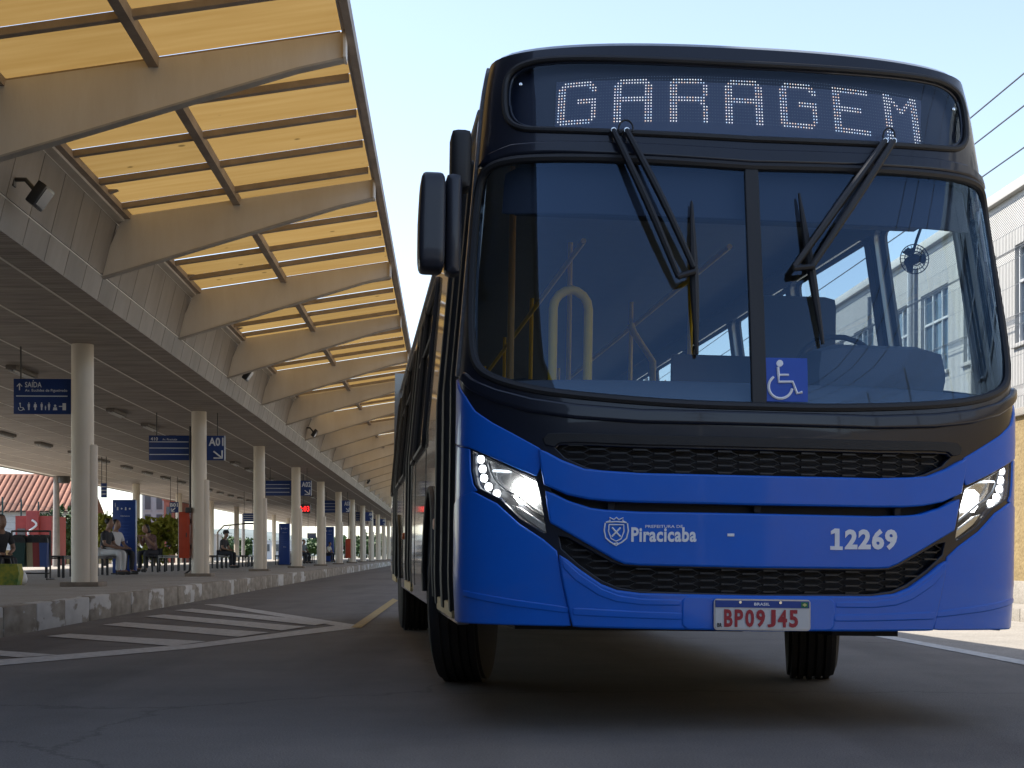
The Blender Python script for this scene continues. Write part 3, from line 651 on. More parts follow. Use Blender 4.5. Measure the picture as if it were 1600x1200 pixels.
# side walls of the body
Y2S = lambda y: y - BD + SC
ARCH_Y, REAR_Y, WR = 2.5, 8.6, 0.49
def side_poly(sg):
    bot = [(Y2S(y), z) for y, z in ([(BLEN, .42), (REAR_Y + .62, .42)] + [(REAR_Y + .62 * math.cos(R(k)), .50 + .60 * math.sin(R(k))) for k in range(0, 181, 15)] + [(REAR_Y - .62, .42), (ARCH_Y + .60, .42)] + [(ARCH_Y + .60 * math.cos(R(k)), .50 + .60 * math.sin(R(k))) for k in range(0, 181, 15)] + [(ARCH_Y - .60, .42)])]
    p = [(SE + .012, .42)] + bot[::-1] + [(Y2S(BLEN), 2.92), (SE + .012, 2.92)]
    return p if sg > 0 else mirror(p)
def rr(y0, y1, z0, z1, r=.06):
    c = []
    for cx, cy, a0 in ((y1 - r, z1 - r, 0), (y0 + r, z1 - r, 90), (y0 + r, z0 + r, 180), (y1 - r, z0 + r, 270)):
        c += [(Y2S(cx + r * math.cos(R(a0 + k * 30))), cy + r * math.sin(R(a0 + k * 30))) for k in range(4)]
    return c
wins_L = [(3.35, 4.75), (4.85, 5.35), (6.85, 8.2), (8.3, 9.35), (10.85, 11.4)]
doors_L = [(.55, 1.75), (5.45, 6.75), (9.45, 10.75)]
wins_R = [(.55, 1.55), (1.7, 3.1), (3.2, 4.6), (4.7, 6.1), (6.2, 7.6), (7.7, 9.1), (9.2, 10.6), (10.7, 11.4)]
WZ0, WZ1 = 1.42, 2.52
hl = [mirror(rr(a, b, WZ0, WZ1)) for a, b in wins_L] + [mirror(rr(a, b, .46, 2.55, .04)) for a, b in doors_L]
hr = [rr(a, b, 1.22 if i == 0 else WZ0, WZ1) for i, (a, b) in enumerate(wins_R)]
sl = drape('side_wall', side_poly(-1), M_SILVER, off=0.0, thick=.05, holes=hl, dz=.1)
sr = drape('side_wall', side_poly(1), M_SILVER, off=0.0, thick=.05, holes=hr, dz=.1)
for a, b in wins_L:
    w = drape('side_window', mirror(rr(a - .01, b + .01, WZ0 - .01, WZ1 + .01)), M_WIN, sl, off=-.004, thick=.004)
    drape_tube('window_frame', mirror(rr(a, b, WZ0, WZ1)), .022, M_RUBBER, w, off=.004, closed=True, n=6, dense=.3)
    drape_tube('window_bar', mirror([(Y2S(a), 2.18), (Y2S(b), 2.18)]), .014, M_RUBBER, w, off=.004, n=6)
for i, (a, b) in enumerate(wins_R):
    w = drape('side_window', rr(a - .01, b + .01, (1.22 if i == 0 else WZ0) - .01, WZ1 + .01), M_SIDEWIN if i == 0 else glass('tinted_window_light', (.62, .7, .72)), sr, off=-.004, thick=.004)
    drape_tube('window_frame', rr(a, b, 1.22 if i == 0 else WZ0, WZ1), .022, M_RUBBER, w, off=.004, closed=True, n=6, dense=.3)
for a, b in doors_L:
    d_ = drape('door', mirror(rr(a, b, .47, 2.54, .04)), M_WIN, sl, off=-.02, thick=.006)
    for y in (a + .03, (a + b) / 2 - .03, (a + b) / 2 + .03, b - .03):
        drape('door_frame', mirror(rr(y - .045, y + .045, .47, 2.54, .03)), M_BLACK, d_, off=(.02 if a < 1 else .006), thick=.04)
    drape('door_sill', mirror(rr(a, b, .44, .50, .01)), mat('sill_brass', (.45, .35, .18), .4, metal=.6), d_, off=.012, thick=.05)
    drape('door_header', mirror(rr(a - .02, b + .02, 2.54, 2.68, .02)), M_BLACK, d_, off=.006, thick=.05)
for y in (2.0, 3.2, 4.8, 7.4, 11.0): drape('panel_joint', mirror(rr(y - .006, y + .006, .5 if y not in (2.0,) else 1.1, 1.38, .004)), M_BLACK, sl, off=.003, thick=.01, chamfer=.001)
for f_ in (lambda q: q, mirror):
    drape_tube('rain_rail', f_([(SE + .02, 2.72), (Y2S(BLEN - .05), 2.72)]), .018, M_TRIM, sl if f_ is mirror else sr, off=.004, dense=.4)
    drape('pillar_trim', f_([(SE - .02, 1.50), (SE + .03, 1.50), (SE + .035, 2.1), (SE + .035, 2.92), (SE - .02, 2.92)]), M_TRIM, off=.012, thick=.03)
    for cy, r0 in ((ARCH_Y, .60), (REAR_Y, .62)):
        drape_tube('arch_lip', f_([(Y2S(cy + r0 * math.cos(R(k))), .50 + .60 * math.sin(R(k))) for k in range(0, 181, 12)]), .02, M_BLACK, sl if f_ is mirror else sr, off=.006)
s_m = drape('side_marker', mirror(rr(1.86, 1.93, .86, .91, .02)), mat('marker_orange', (.5, .10, .02), .3), sl, off=.02, thick=.02)
s_m = drape('side_marker', mirror(rr(7.0, 7.07, .86, .91, .02)), mat('marker_orange', (.5, .10, .02), .3), sl, off=.02, thick=.02)
# roof: loops rising from the top of the body
def per(n_side=14):
    L = [(-Y2S(BLEN - (BLEN - 1.0) * i / n_side)) for i in range(n_side)] + list(np.linspace(-Y2S(1.0), Y2S(1.0), 60)) + [Y2S(1.0 + (BLEN - 1.0) * i / n_side) for i in range(1, n_side + 1)]
    return L
PR = per(); rb = MB(); QS = [0, .03, .08, .15, .25, .38, .55, .75, 1.0]
for q in QS:
    for s in PR:
        z0 = ztop(max(-SE, min(SE, s))) - .006 if abs(s) < SE else 2.92
        p = skin0(s, z0); e = math.sqrt(max(0, 1 - (1 - q) ** 2))
        yfac = max(0, 1 - (p.y - .3) / 1.5)
        rb.v.append(tuple(lean((p.x * (1 - q), min(p.y + q * .75 * yfac, BLEN), z0 + (3.045 - z0) * e))))
nP = len(PR)
for i in range(len(QS) - 1):
    for k in range(nP - 1): rb.f.append((i * nP + k, i * nP + k + 1, (i + 1) * nP + k + 1, (i + 1) * nP + k))
roof = rb.build('roof', M_GREYROOF, bus, angle=60)
MB().bbox(-.75, .75, 3.2, 6.0, 3.03, 3.20, .06, bfn).build('roof_unit', M_GREYROOF, roof)
MB().bbox(-.40, .40, 1.0, 1.7, 3.02, 3.09, .03, bfn).build('roof_hatch', M_GREYROOF, roof)
MB().box(-1.22, 1.22, BLEN - .03, BLEN + .02, .45, 2.9, bfn).build('rear_wall', M_SILVER, bus)
# cabin
MB().box(-1.16, 1.16, .55, BLEN - .05, .84, .88, bfn).build('cabin_floor', M_INTD, bus)
MB().box(-1.10, 1.10, .62, BLEN - .05, 2.66, 2.70, bfn).build('cabin_ceiling', M_INT, bus)
MB().box(-1.14, 1.14, BLEN - .12, BLEN - .08, .88, 2.66, bfn).build('cabin_rear_panel', M_INTD, bus)
drape('sunshade', sym([(1171, 262), (1000, 251), (860, 248), (800, 251), (775, 262), (770, 322), (800, 322), (1000, 325), (1171, 331)]), mat('sunshade', (0.012, 0.018, 0.04), .6), off=-.07, thick=.01)
MB().box(-.96, .96, .62, .80, 2.3, 2.7, bfn).build('front_bulkhead', M_INTD, bus)
dz_ = inv(1000, 578)[1]
dash = MB()
ds_ = np.linspace(-1.28, 1.28, 40); dv = []
for s in ds_:
    for off, z in ((-.03, 1.30), (-.05, 1.40), (-.12, 1.48), (-.30, 1.545), (-.44, 1.555), (-.52, 1.47), (-.52, .9)):
        dv.append(lean(skin(s, min(z, 2.0), off)))
dash.add(dv, [(i * 7 + k, i * 7 + k + 1, (i + 1) * 7 + k + 1, (i + 1) * 7 + k) for i in range(39) for k in range(6)])
dsh = dash.build('dashboard', M_DASH, bus, angle=70)
MB().bbox(.34, .98, .34, .78, 1.40, 1.70, .13, bfn).build('instrument_hood', M_DASH, dsh)
MB().tube([lean((.66 + .22 * math.cos(R(k * 20)), .95 + .06 * math.sin(R(k * 20)), 1.62 + .2 * math.sin(R(k * 20)))) for k in range(19)], .014, 8, cap=False).build('steering_wheel', M_INTD, bus)
st = MB(); st.bbox(.42, .92, 1.25, 1.75, 1.25, 1.38, .05, bfn); st.build('driver_seat', M_INTD, bus)
MB().bbox(.44, .90, 1.70, 1.84, 1.35, 2.15, .06, bfn).build('driver_backrest', M_INTD, bus)
MB().bbox(.05, 1.08, 1.98, 2.03, .88, 1.85, .01, bfn).build('driver_partition', M_BROWN, bus)
MB().bbox(-1.05, -.40, 1.85, 1.9, .88, 1.62, .01, bfn).build('door_partition', M_BROWN, bus)
def rail(nm, pts, r=.019, m=M_YELLOW): return MB().tube([lean(p) for p in pts], r, 10).build(nm, m, bus)
def arch_rail(x0, x1, y, z0, z1, r=.09):
    return [(x0, y, z0), (x0, y, z1 - r)] + [(x0 + r - r * math.cos(R(k)), y, z1 - r + r * math.sin(R(k))) for k in (22, 45, 67, 90)] + [(x1 - r + r * math.sin(R(k)), y, z1 - r + r * math.cos(R(k))) for k in (22, 45, 67, 90)] + [(x1, y, z0)]
def cab(u, v, y):                                              # local a, z of a pixel at depth y in the cabin
    k = (u - U0) / FPX; a = (k * (BO[1] + y * cY) - BO[0] + y * sY) / (cY - k * sY)
    Y = BO[1] + a * sY + y * cY; z = CAM_H + (V0 - v) / FPX * Y
    return a - (z - .5) * math.sin(ROLL), z + a * math.sin(ROLL)
a0, zt_ = cab(865, 452, .82); a1, _ = cab(920, 452, .82)
rail('hand_rail', arch_rail(a0, a1, .82, 1.0, zt_), .022)
a0, zt_ = cab(801, 340, 1.3); rail('hand_pole', [(a0, 1.3, .88), (a0, 1.3, 2.66)], .018, mat('pole_ochre', (.42, .22, .05), .4))
a0, z0 = cab(985, 520, 2.4); a1, z1 = cab(1020, 565, 2.4); rail('hand_rail', [(a0, 2.4, z0 + .05), (a0 + .02, 2.4, z0), (a1, 2.4, z1), (a1, 2.4, .9)], .02)
for y in (3.0, 5.0, 7.0, 9.0):
    for a in (-.38, .38): rail('hand_pole', [(a, y, .88), (a, y, 2.66)], .016)
for a in (-.42, .42): rail('ceiling_rail', [(a, 2.2, 2.50), (a, 11.2, 2.50)], .016)
sb1 = MB(); sb1.bbox(0, .42, 0, .42, .40, .46, .025); sb1.bbox(0, .42, .38, .45, .42, 1.05, .03); sb1.box(.05, .09, .1, .14, 0, .41); sb1.box(.33, .37, .1, .14, 0, .41)
seat_me = sb1.mesh('passenger_seat', M_SEATB)
for y in (3.6, 4.4, 5.2, 7.4, 8.2, 9.0, 9.8, 10.6):
    for a in (.58,) + ((-1.05,) if y not in (5.2, 9.8) else ()): inst('passenger_seat', seat_me, bus, lean((a, y, .88)), (0, 0, 0))
# little cab fan
fa, fz = cab(1437, 410, .55); fan = MB()
for r_ in (.068, .05, .032): fan.tube([(fa + r_ * math.cos(R(k * 15)), .55 - (.07 - r_) * .5, fz + r_ * math.sin(R(k * 15))) for k in range(25)], .0025, 5, cap=False)
for k in range(24): fan.tube([(fa, .535, fz), (fa + .068 * math.cos(R(k * 15)), .55, fz + .068 * math.sin(R(k * 15)))], .0015, 4)
fan.lathe([(.0, -.02), (.024, -.015), (.024, .06), (0, .07)], 12, 'y', (fa, .56, fz))
for k in range(3):
    c_, s_ = math.cos(R(k * 120)), math.sin(R(k * 120)); fan.add([(fa, .56, fz), (fa + .055 * c_ - .03 * s_, .565, fz + .055 * s_ + .03 * c_), (fa + .062 * c_, .56, fz + .062 * s_), (fa + .045 * c_ + .02 * s_, .555, fz + .045 * s_ - .02 * c_)], [(0, 1, 2, 3)])
fan.tube([(fa, .6, fz), (fa + .03, .6, fz + .1), (fa + .03, .52, fz + .17)], .007, 6)
fan.build('cab_fan', M_BLACK, bus)
# wheelchair sticker
sq = IV([(1196, 559), (1261, 560), (1262, 628), (1194, 627)]); stk = drape('access_sticker', sq, mat('sticker_blue', (.01, .07, .42), .45), off=.001, thick=.002, chamfer=.0005)
def sp(u, v): return inv(u, v)
drape('access_symbol', [sp(1218 + 5.2 * math.cos(R(k * 30)), 568 + 5.2 * math.sin(R(k * 30))) for k in range(12)][::-1], M_WHITE, stk, off=.005, thick=.004, chamfer=.0004)
drape_tube('access_symbol', [sp(1215, 574), sp(1216.5, 597), sp(1238, 597), sp(1245, 615), sp(1253, 613)], .0062, M_WHITE, stk, off=.003, n=6)
drape_tube('access_symbol', [sp(1216, 586), sp(1232, 586)], .005, M_WHITE, stk, off=.003, n=6)
cx_, cy_ = 1219.0, 604.5
drape_tube('access_symbol', [sp(cx_ + 18.5 * math.cos(R(k)), cy_ + 18.5 * math.sin(R(k))) for k in range(10, 245, 15)], .0062, M_WHITE, stk, off=.003, n=6)

# wipers
M_WIPER = mat('wiper_black', (.012, .012, .014), .45)
def wiper(arms, blade, link):
    w = MB()
    def P(u, v, off): return lean(skin(*inv(u, v), off))
    for (p, q) in arms:
        pts = [(p[0] + (q[0] - p[0]) * i / 6, p[1] + (q[1] - p[1]) * i / 6) for i in range(7)]
        w.tube([P(u, v, .05 + .025 * math.sin(math.pi * i / 6)) for i, (u, v) in enumerate(pts)], [.014, .016, .017, .017, .016, .015, .013], 8)
    w.tube([P(*link[0], .055), P(*link[1], .055)], .013, 8)
    wo = w.build('wiper', M_WIPER, bus)
    b = MB(); n_ = 10
    pts = [(blade[0][0] + (blade[1][0] - blade[0][0]) * i / n_, blade[0][1] + (blade[1][1] - blade[0][1]) * i / n_) for i in range(n_ + 1)]
    b.tube([P(u, v, .022) for u, v in pts], [.005, .010, .013, .016, .018, .020, .019, .017, .014, .011, .008], 8); b.build('wiper_blade', M_RUBBER, wo)
    for (p, q) in arms:
        k = MB(); c = P(*p, .04); k.tube([c + Vector((0, .05, 0)), c + Vector((0, -.02, 0))], [.016, .012], 10); k.build('wiper_pivot', M_CHROME, wo)
    return wo, P
w1, PF = wiper([((957, 212), (1057, 440)), ((977, 212), (1080, 425))], ((1079, 318), (1087, 556)), ((1055, 440), (1082, 432)))
w2, PF = wiper([((1375, 228), (1236, 424)), ((1388, 228), (1262, 424))], ((1246, 306), (1283, 540)), ((1234, 427), (1266, 424)))
MB().tube([PF(977 + 11 * math.cos(R(k)), 206 - 13 * math.sin(R(k)), .03) for k in range(-20, 201, 20)], .004, 6).build('washer_hose', M_RUBBER, w1)
MB().tube([PF(1384 + 9 * math.cos(R(k)), 218 - 13 * math.sin(R(k)), .03) for k in range(-20, 201, 20)], .004, 6).build('washer_hose', M_RUBBER, w2)

# kerbside mirror and its arm
def mpx(u, v, y): a, z = cab(u, v, y); return a, z
mir = MB()
a0, z1 = mpx(654, 272, .30); a1, z0 = mpx(694, 428, .30)
mb_ = bmesh.new(); bmesh.ops.create_cube(mb_, size=1); bmesh.ops.subdivide_edges(mb_, edges=mb_.edges[:], cuts=9, use_grid_fill=True)
for v in mb_.verts:
    x, y, z = v.co * 2; n_ = (abs(x) ** 7 + abs(y) ** 4 + abs(z) ** 7) ** (1 / 7) if True else 1; k = max(abs(x), abs(y), abs(z)) / max(n_, 1e-6)
    x *= k; y *= k; z *= k; ta = 1 - .14 * max(0, z) * (x < 0)
    v.co = lean(((a0 + a1) / 2 + x * (a1 - a0) / 2 * ta, .30 + y * .10, (z0 + z1) / 2 + z * (z1 - z0) / 2))
mb_.verts.index_update(); mir.add([v.co[:] for v in mb_.verts], [[q.index for q in f.verts] for f in mb_.faces]); mb_.free()
mro = mir.build('wing_mirror', mat('mirror_shell', (.018, .02, .03), .4, coat=.2), bus, angle=60)
g0, h1 = mpx(704, 207, .44); g1, h0 = mpx(724, 300, .44)
MB().bbox(g0, g1 + .03, .36, .52, h0, h1, .03, bfn).build('mirror_bracket', M_RUBBER, mro, angle=60)
i0, j1 = mpx(696, 275, .34); i1, j0 = mpx(719, 432, .34)
MB().bbox(i0, i1, .27, .41, j0, j1, .03, bfn).build('mirror_inner_shell', mat('mirror_shell', (.018, .02, .03), .4), mro, angle=60)
MB().bbox(a0 + .01, a1 - .01, .395, .405, z0 + .03, z1 - .03, .004, bfn).build('mirror_glass', M_CHROME, mro)
# wheels and underside
def wheel(a_out, y, sg, w=.29, steer=0.0):
    prof = [(.27, 0), (.30, .0), (.36, -.012), (.42, -.006), (.47, .012), (.480, .04), (.478, .07), (.478, w - .07), (.480, w - .04), (.47, w - .01), (.30, w)]
    t_ = MB(); t_.lathe([(r, -sg * h) for r, h in prof], 48, 'x'); o = t_.build('wheel', M_TYRE, bus, loc=(a_out, y, .49), angle=50); o.rotation_euler = (0, 0, steer); o.location = (a_out - sg * w / 2 + sg * w / 2 * math.cos(steer), y + sg * w / 2 * math.sin(steer), .492)
    rm = MB(); rm.lathe([(r, -sg * h) for r, h in [(0, .05), (.09, .05), (.10, .07), (.17, .09), (.20, .06), (.27, .04), (.285, .0), (.285, .25)]], 32, 'x'); rm.build('rim', mat('wheel_rim', (.16, .16, .16), .5, metal=.4), o)
    tr = MB()
    for r0 in (.034, .084, .134, .184, .226): tr.lathe([(.470, -sg * r0), (.4915, -sg * (r0 + .003)), (.4915, -sg * (r0 + .035)), (.470, -sg * (r0 + .038))], 48, 'x')
    tr.build('tread', M_TYRE, o)
wheel(-1.17, 2.6, -1, steer=R(-13)); wheel(1.19, 2.6, 1, steer=R(-15))
for a, sg in ((-1.22, -1), (1.22, 1)): wheel(a, REAR_Y, sg, .30); wheel(a - sg * .33, REAR_Y, sg, .29)
un = MB(); un.box(-1.18, 1.18, .30, 1.8, .46, .60, bfn); un.box(-.80, .80, 1.8, 3.3, .50, .86, bfn); un.box(-1.15, 1.15, 3.3, 7.9, .46, .86, bfn); un.box(-.55, .55, 7.9, 9.3, .50, .86, bfn); un.box(-1.15, 1.15, 9.3, BLEN - .05, .46, .86, bfn)
un.box(-.95, .1, .6, 1.9, .39, .455, bfn); un.build('underside', M_INTD, bus)
wl_ = MB()
for sg in (-1, 1):
    for y0, y1 in ((1.85, 3.25), (7.9, 9.35)): wl_.box(min(sg * .78, sg * 1.2), max(sg * .78, sg * 1.2), y0, y1, 1.14, 1.17, bfn)
wl_.build('wheel_wells', M_INTD, bus)
ax = MB(); ax.tube([(-1.0, 2.6, .47), (-.6, 2.6, .40), (.6, 2.6, .40), (1.0, 2.6, .47)], .07, 10); ax.tube([(-1.1, REAR_Y, .49), (1.1, REAR_Y, .49)], .10, 10); ax.lathe([(0, -.2), (.2, -.15), (.22, 0), (.2, .15), (0, .2)], 16, 'y', (0, REAR_Y, .49))
ax.build('axles', M_INTD, bus)
bk = MB(); bk.box(.62, .95, .9, 1.2, .36, .48, bfn); bk.box(1.05, 1.18, 2.1, 2.5, .40, .52, bfn); bk.box(-.4, .5, .6, 1.3, .40, .47, bfn); bk.tube([(-.9, 2.2, .42), (.9, 2.2, .42)], .03, 8); bk.build('chassis_brackets', M_INTD, bus)
MB().box(-1.14, 1.14, .42, .5, .42, .9, bfn).build('front_bulkhead_lower', M_INTD, bus)

# ------------------------------------------------------------------ the terminal: roof, fascia, ribs, panels
M_RIB = mat('painted_steel_cream', (0.68, 0.63, 0.56), 0.6, c2=(0.585, 0.52, 0.44), vscale=1.3, stretch=(1.6, 1.6, .4), bump=.08, bscale=20, rnd=.05)
M_BEAM = mat('steel_brown', (0.32, 0.26, 0.21), 0.65, var=.25, vscale=3)
M_FASCIA = mat('fascia_grey', (0.26, 0.235, 0.21), 0.65, c2=(0.185, 0.165, 0.145), vscale=2.0, stretch=(1, 1, .4), rnd=.12)
M_JOINT = mat('joint_pale', (0.75, 0.72, 0.66), 0.7)
M_ROOFTOP = mat('roof_sheet', (0.32, 0.32, 0.33), 0.6)

def panel_mat():
    m = bpy.data.materials.new('yellow_polycarbonate'); m.use_nodes = True; nt = m.node_tree; n = nt.nodes; l = nt.links
    n.remove(n['Principled BSDF']); out = n['Material Output']
    tc = n.new('ShaderNodeTexCoord'); oi = n.new('ShaderNodeObjectInfo')
    cb = n.new('ShaderNodeCombineXYZ'); mu = n.new('ShaderNodeMath'); mu.operation = 'MULTIPLY'; mu.inputs[1].default_value = 60
    l.new(oi.outputs['Random'], mu.inputs[0]); l.new(mu.outputs[0], cb.inputs['X']); l.new(mu.outputs[0], cb.inputs['Z'])
    ad = n.new('ShaderNodeVectorMath'); ad.operation = 'ADD'; l.new(tc.outputs['Object'], ad.inputs[0]); l.new(cb.outputs[0], ad.inputs[1])
    mp = n.new('ShaderNodeMapping'); mp.inputs['Scale'].default_value = (.5, 5, 1); l.new(ad.outputs[0], mp.inputs['Vector'])
    n1 = n.new('ShaderNodeTexNoise'); n1.inputs['Scale'].default_value = 1.6; n1.inputs['Detail'].default_value = 8; l.new(mp.outputs[0], n1.inputs['Vector'])
    n2 = n.new('ShaderNodeTexVoronoi'); n2.inputs['Scale'].default_value = 2.1; l.new(ad.outputs[0], n2.inputs['Vector'])
    cr = n.new('ShaderNodeValToRGB'); cr.color_ramp.elements[0].color = (.245, .15, .047, 1); cr.color_ramp.elements[1].color = (.29, .188, .067, 1); cr.color_ramp.elements[0].position = .3; cr.color_ramp.elements[1].position = .72
    l.new(n1.outputs['Fac'], cr.inputs['Fac'])
    dm = n.new('ShaderNodeMapRange'); dm.inputs['From Min'].default_value = .06; dm.inputs['From Max'].default_value = .10; dm.inputs['To Min'].default_value = .45; l.new(n2.outputs['Distance'], dm.inputs['Value'])
    rm = n.new('ShaderNodeMapRange'); rm.inputs['To Min'].default_value = .86; rm.inputs['To Max'].default_value = 1.1; l.new(oi.outputs['Random'], rm.inputs['Value'])
    mm = n.new('ShaderNodeMath'); mm.operation = 'MULTIPLY'; l.new(dm.outputs['Result'], mm.inputs[0]); l.new(rm.outputs['Result'], mm.inputs[1])
    sc_ = n.new('ShaderNodeVectorMath'); sc_.operation = 'SCALE'; l.new(cr.outputs['Color'], sc_.inputs[0]); l.new(mm.outputs[0], sc_.inputs['Scale'])
    tr = n.new('ShaderNodeBsdfTranslucent'); df = n.new('ShaderNodeBsdfDiffuse'); l.new(sc_.outputs[0], tr.inputs['Color']); l.new(sc_.outputs[0], df.inputs['Color'])
    mx = n.new('ShaderNodeMixShader'); mx.inputs[0].default_value = .5; l.new(tr.outputs[0], mx.inputs[1]); l.new(df.outputs[0], mx.inputs[2]); l.new(mx.outputs[0], out.inputs['Surface'])
    return m
M_PANEL = panel_mat()
def soffit_mat():
    m = mat('soffit_metal', (0.38, 0.33, 0.28), 0.55, spec=.3, c2=(0.17, 0.145, 0.12), vscale=1.5, stretch=(.7, 4, 1), rnd=.08)
    n = m.node_tree.nodes; l = m.node_tree.links; tc = n.new('ShaderNodeTexCoord'); wv = n.new('ShaderNodeTexWave'); wv.bands_direction = 'Y'; wv.inputs['Scale'].default_value = 3.2; wv.inputs['Distortion'].default_value = .15
    l.new(tc.outputs['Object'], wv.inputs['Vector']); bp = n.new('ShaderNodeBump'); bp.inputs['Strength'].default_value = .35; bp.inputs['Distance'].default_value = .02
    l.new(wv.outputs['Fac'], bp.inputs['Height']); l.new(bp.outputs['Normal'], n['Principled BSDF'].inputs['Normal'])
    return m
M_SOFFIT = soffit_mat()

canopy = thing('station_canopy', 'long cream steel canopy with yellow translucent panels over the platform edge', 'canopy', (0, 0, 0), PHI)
SOF_Z, SOF_T0, SOF_T1 = 3.89, -15.2, -4.34
S_FAR, S_NEAR = 165.0, 7.6
FA, FB = (SOF_T1, SOF_Z), (-4.10, 4.86)                       # fascia foot and head (t, z)
EA, EB = (-4.02, 4.98), (-0.93, 5.47)                         # sheet line: head of the wall to the canopy edge
sheet_z = lambda t: EA[1] + (EB[1] - EA[1]) * (t - EA[0]) / (EB[0] - EA[0])
# soffit strips, each a long tray of ceiling metal
strip_w = 0.9; nst = int((SOF_T1 - SOF_T0) / strip_w); SL = 12.0
sb_ = MB(); sb_.box(.016, strip_w - .016, .004, SL - .004, 0, .012); sof_me = sb_.mesh('soffit_panel', M_SOFFIT, smooth=False)
for i in range(nst + 1):
    for k in range(int((S_FAR - S_NEAR) / SL)):
        t0 = SOF_T1 - .4 - strip_w * (i + 1) if i < nst else None
        if t0 is None: break
        inst('soffit_panel', sof_me, canopy, (t0, S_NEAR + k * SL, SOF_Z))
    if i < nst: MB().box(-.013, .013, S_NEAR, S_FAR, -.006, .014).build('joint_strip', M_JOINT, canopy, smooth=False, loc=(SOF_T1 - .4 - strip_w * i, 0, SOF_Z))
MB().box(SOF_T1 - .4 + .016, SOF_T1, S_NEAR, S_FAR, SOF_Z, SOF_Z + .012).build('soffit_edge', M_SOFFIT, canopy, smooth=False)
MB().box(SOF_T0 - .7, SOF_T1 - .01, S_NEAR, S_FAR, SOF_Z + .013, SOF_Z + .06).build('soffit_backing', M_JOINT, canopy, smooth=False)
MB().box(SOF_T0 - .75, -4.2, S_NEAR, S_FAR, 4.55, 4.62).build('roof_deck', M_ROOFTOP, canopy, smooth=False)
MB().box(SOF_T0 - .75, SOF_T0 - .68, S_NEAR, S_FAR, SOF_Z - .02, 4.55).build('rear_fascia', M_FASCIA, canopy, smooth=False)
# fascia: two rows of sheets leaning out over the road
fl = lambda q, d=0.0: (FA[0] + (FB[0] - FA[0]) * q + d * .97, FA[1] + (FB[1] - FA[1]) * q - d * .24)
def fasc(q0, q1, L):
    b = MB(); P0, P1 = fl(q0), fl(q1); B0, B1 = fl(q0, -.011), fl(q1, -.011); v = []
    for s in (.011, L - .011): v += [(P0[0], s, P0[1]), (P1[0], s, P1[1]), (B1[0], s, B1[1]), (B0[0], s, B0[1])]
    b.add(v, [(0, 1, 5, 4), (1, 2, 6, 5), (2, 3, 7, 6), (3, 0, 4, 7), (0, 3, 2, 1), (4, 5, 6, 7)]); return b
FW = .81
me_lo = fasc(.0, .30, FW).mesh('fascia_panel', M_FASCIA, smooth=False); me_hi = fasc(.32, .985, FW).mesh('fascia_panel', M_FASCIA, smooth=False)
FS0 = 8.0; NF = 110
for k in range(NF):
    inst('fascia_panel', me_lo, canopy, (0, FS0 + k * FW, 0)); inst('fascia_panel', me_hi, canopy, (0, FS0 + k * FW, 0))
bb = MB(); P0, P1 = fl(0, -.012), fl(1.0, -.012); Q0, Q1 = fl(0, -.06), fl(1.0, -.06)
bb.add([(P0[0], S_NEAR, P0[1]), (P1[0], S_NEAR, P1[1]), (Q1[0], S_NEAR, Q1[1]), (Q0[0], S_NEAR, Q0[1]), (P0[0], S_FAR, P0[1]), (P1[0], S_FAR, P1[1]), (Q1[0], S_FAR, Q1[1]), (Q0[0], S_FAR, Q0[1])], [(0, 1, 5, 4), (1, 2, 6, 5), (2, 3, 7, 6), (3, 0, 4, 7), (0, 3, 2, 1), (4, 5, 6, 7)])
bb.build('fascia_backing', M_JOINT, canopy, smooth=False)
for s0, s1 in ((S_NEAR, FS0), (FS0 + NF * FW, S_FAR)):
    for q0, q1 in ((0, .30), (.315, .985)): fasc(q0, q1, s1 - s0).build('fascia_run', M_FASCIA, canopy, smooth=False, loc=(0, s0, 0))
MB().box(-4.16, -4.0, S_NEAR, S_FAR, 4.862, 5.04).build('head_beam', M_RIB, canopy, smooth=False)
# tapered ribs
RIB_S0, RIB_D = 13.34, 5.2
def rib_profile(): return [(-4.36, 4.16), (-4.02, 4.90), (EA[0] + .02, sheet_z(EA[0] + .02) - .05), (EB[0], EB[1] - .05), (EB[0], 5.20), (-1.35, 5.10)]
rbm = MB(); rp = rib_profile()
rbm.prism(rp, lambda p, k: (p[0], -.045 if k else .045, p[1]))
rib_me = rbm.mesh('rib', M_RIB, smooth=False)
fm = MB(); dn = [rp[0], rp[5], rp[4]]
for (p, q) in zip(dn, dn[1:]):
    fm.add([(p[0], -.065, p[1] - .006), (q[0], -.065, q[1] - .006), (q[0], .065, q[1] - .006), (p[0], .065, p[1] - .006), (p[0], -.065, p[1] - .026), (q[0], -.065, q[1] - .026), (q[0], .065, q[1] - .026), (p[0], .065, p[1] - .026)], [(0, 1, 2, 3), (4, 7, 6, 5), (0, 4, 5, 1), (1, 5, 6, 2), (2, 6, 7, 3), (3, 7, 4, 0)])
flange_me = fm.mesh('rib_flange', mat('flange_grey', (.36, .33, .29), .6, var=.15), smooth=False)
em = MB(); em.box(EB[0] - .003, EB[0] + .02, -.11, .11, 5.18, 5.43); end_me = em.mesh('rib_end_plate', M_RIB, smooth=False)
brk = MB(); brk.prism([(-4.0, 4.90), (-3.82, 4.97), (-4.0, 4.97)], lambda p, k: (p[0], -.05 if k else .05, p[1])); brk_me = brk.mesh('bracket', M_BEAM, smooth=False)
for k in range(-1, 29):
    s = RIB_S0 + k * RIB_D; r_ = inst('rib', rib_me, canopy, (0, s, 0))
    if k < 14: inst('rib_flange', flange_me, r_); inst('rib_end_plate', end_me, r_)
    if 0 <= k < 8:
        for d in (1.2, 4.0): inst('bracket', brk_me, canopy, (0, s + d, 0))
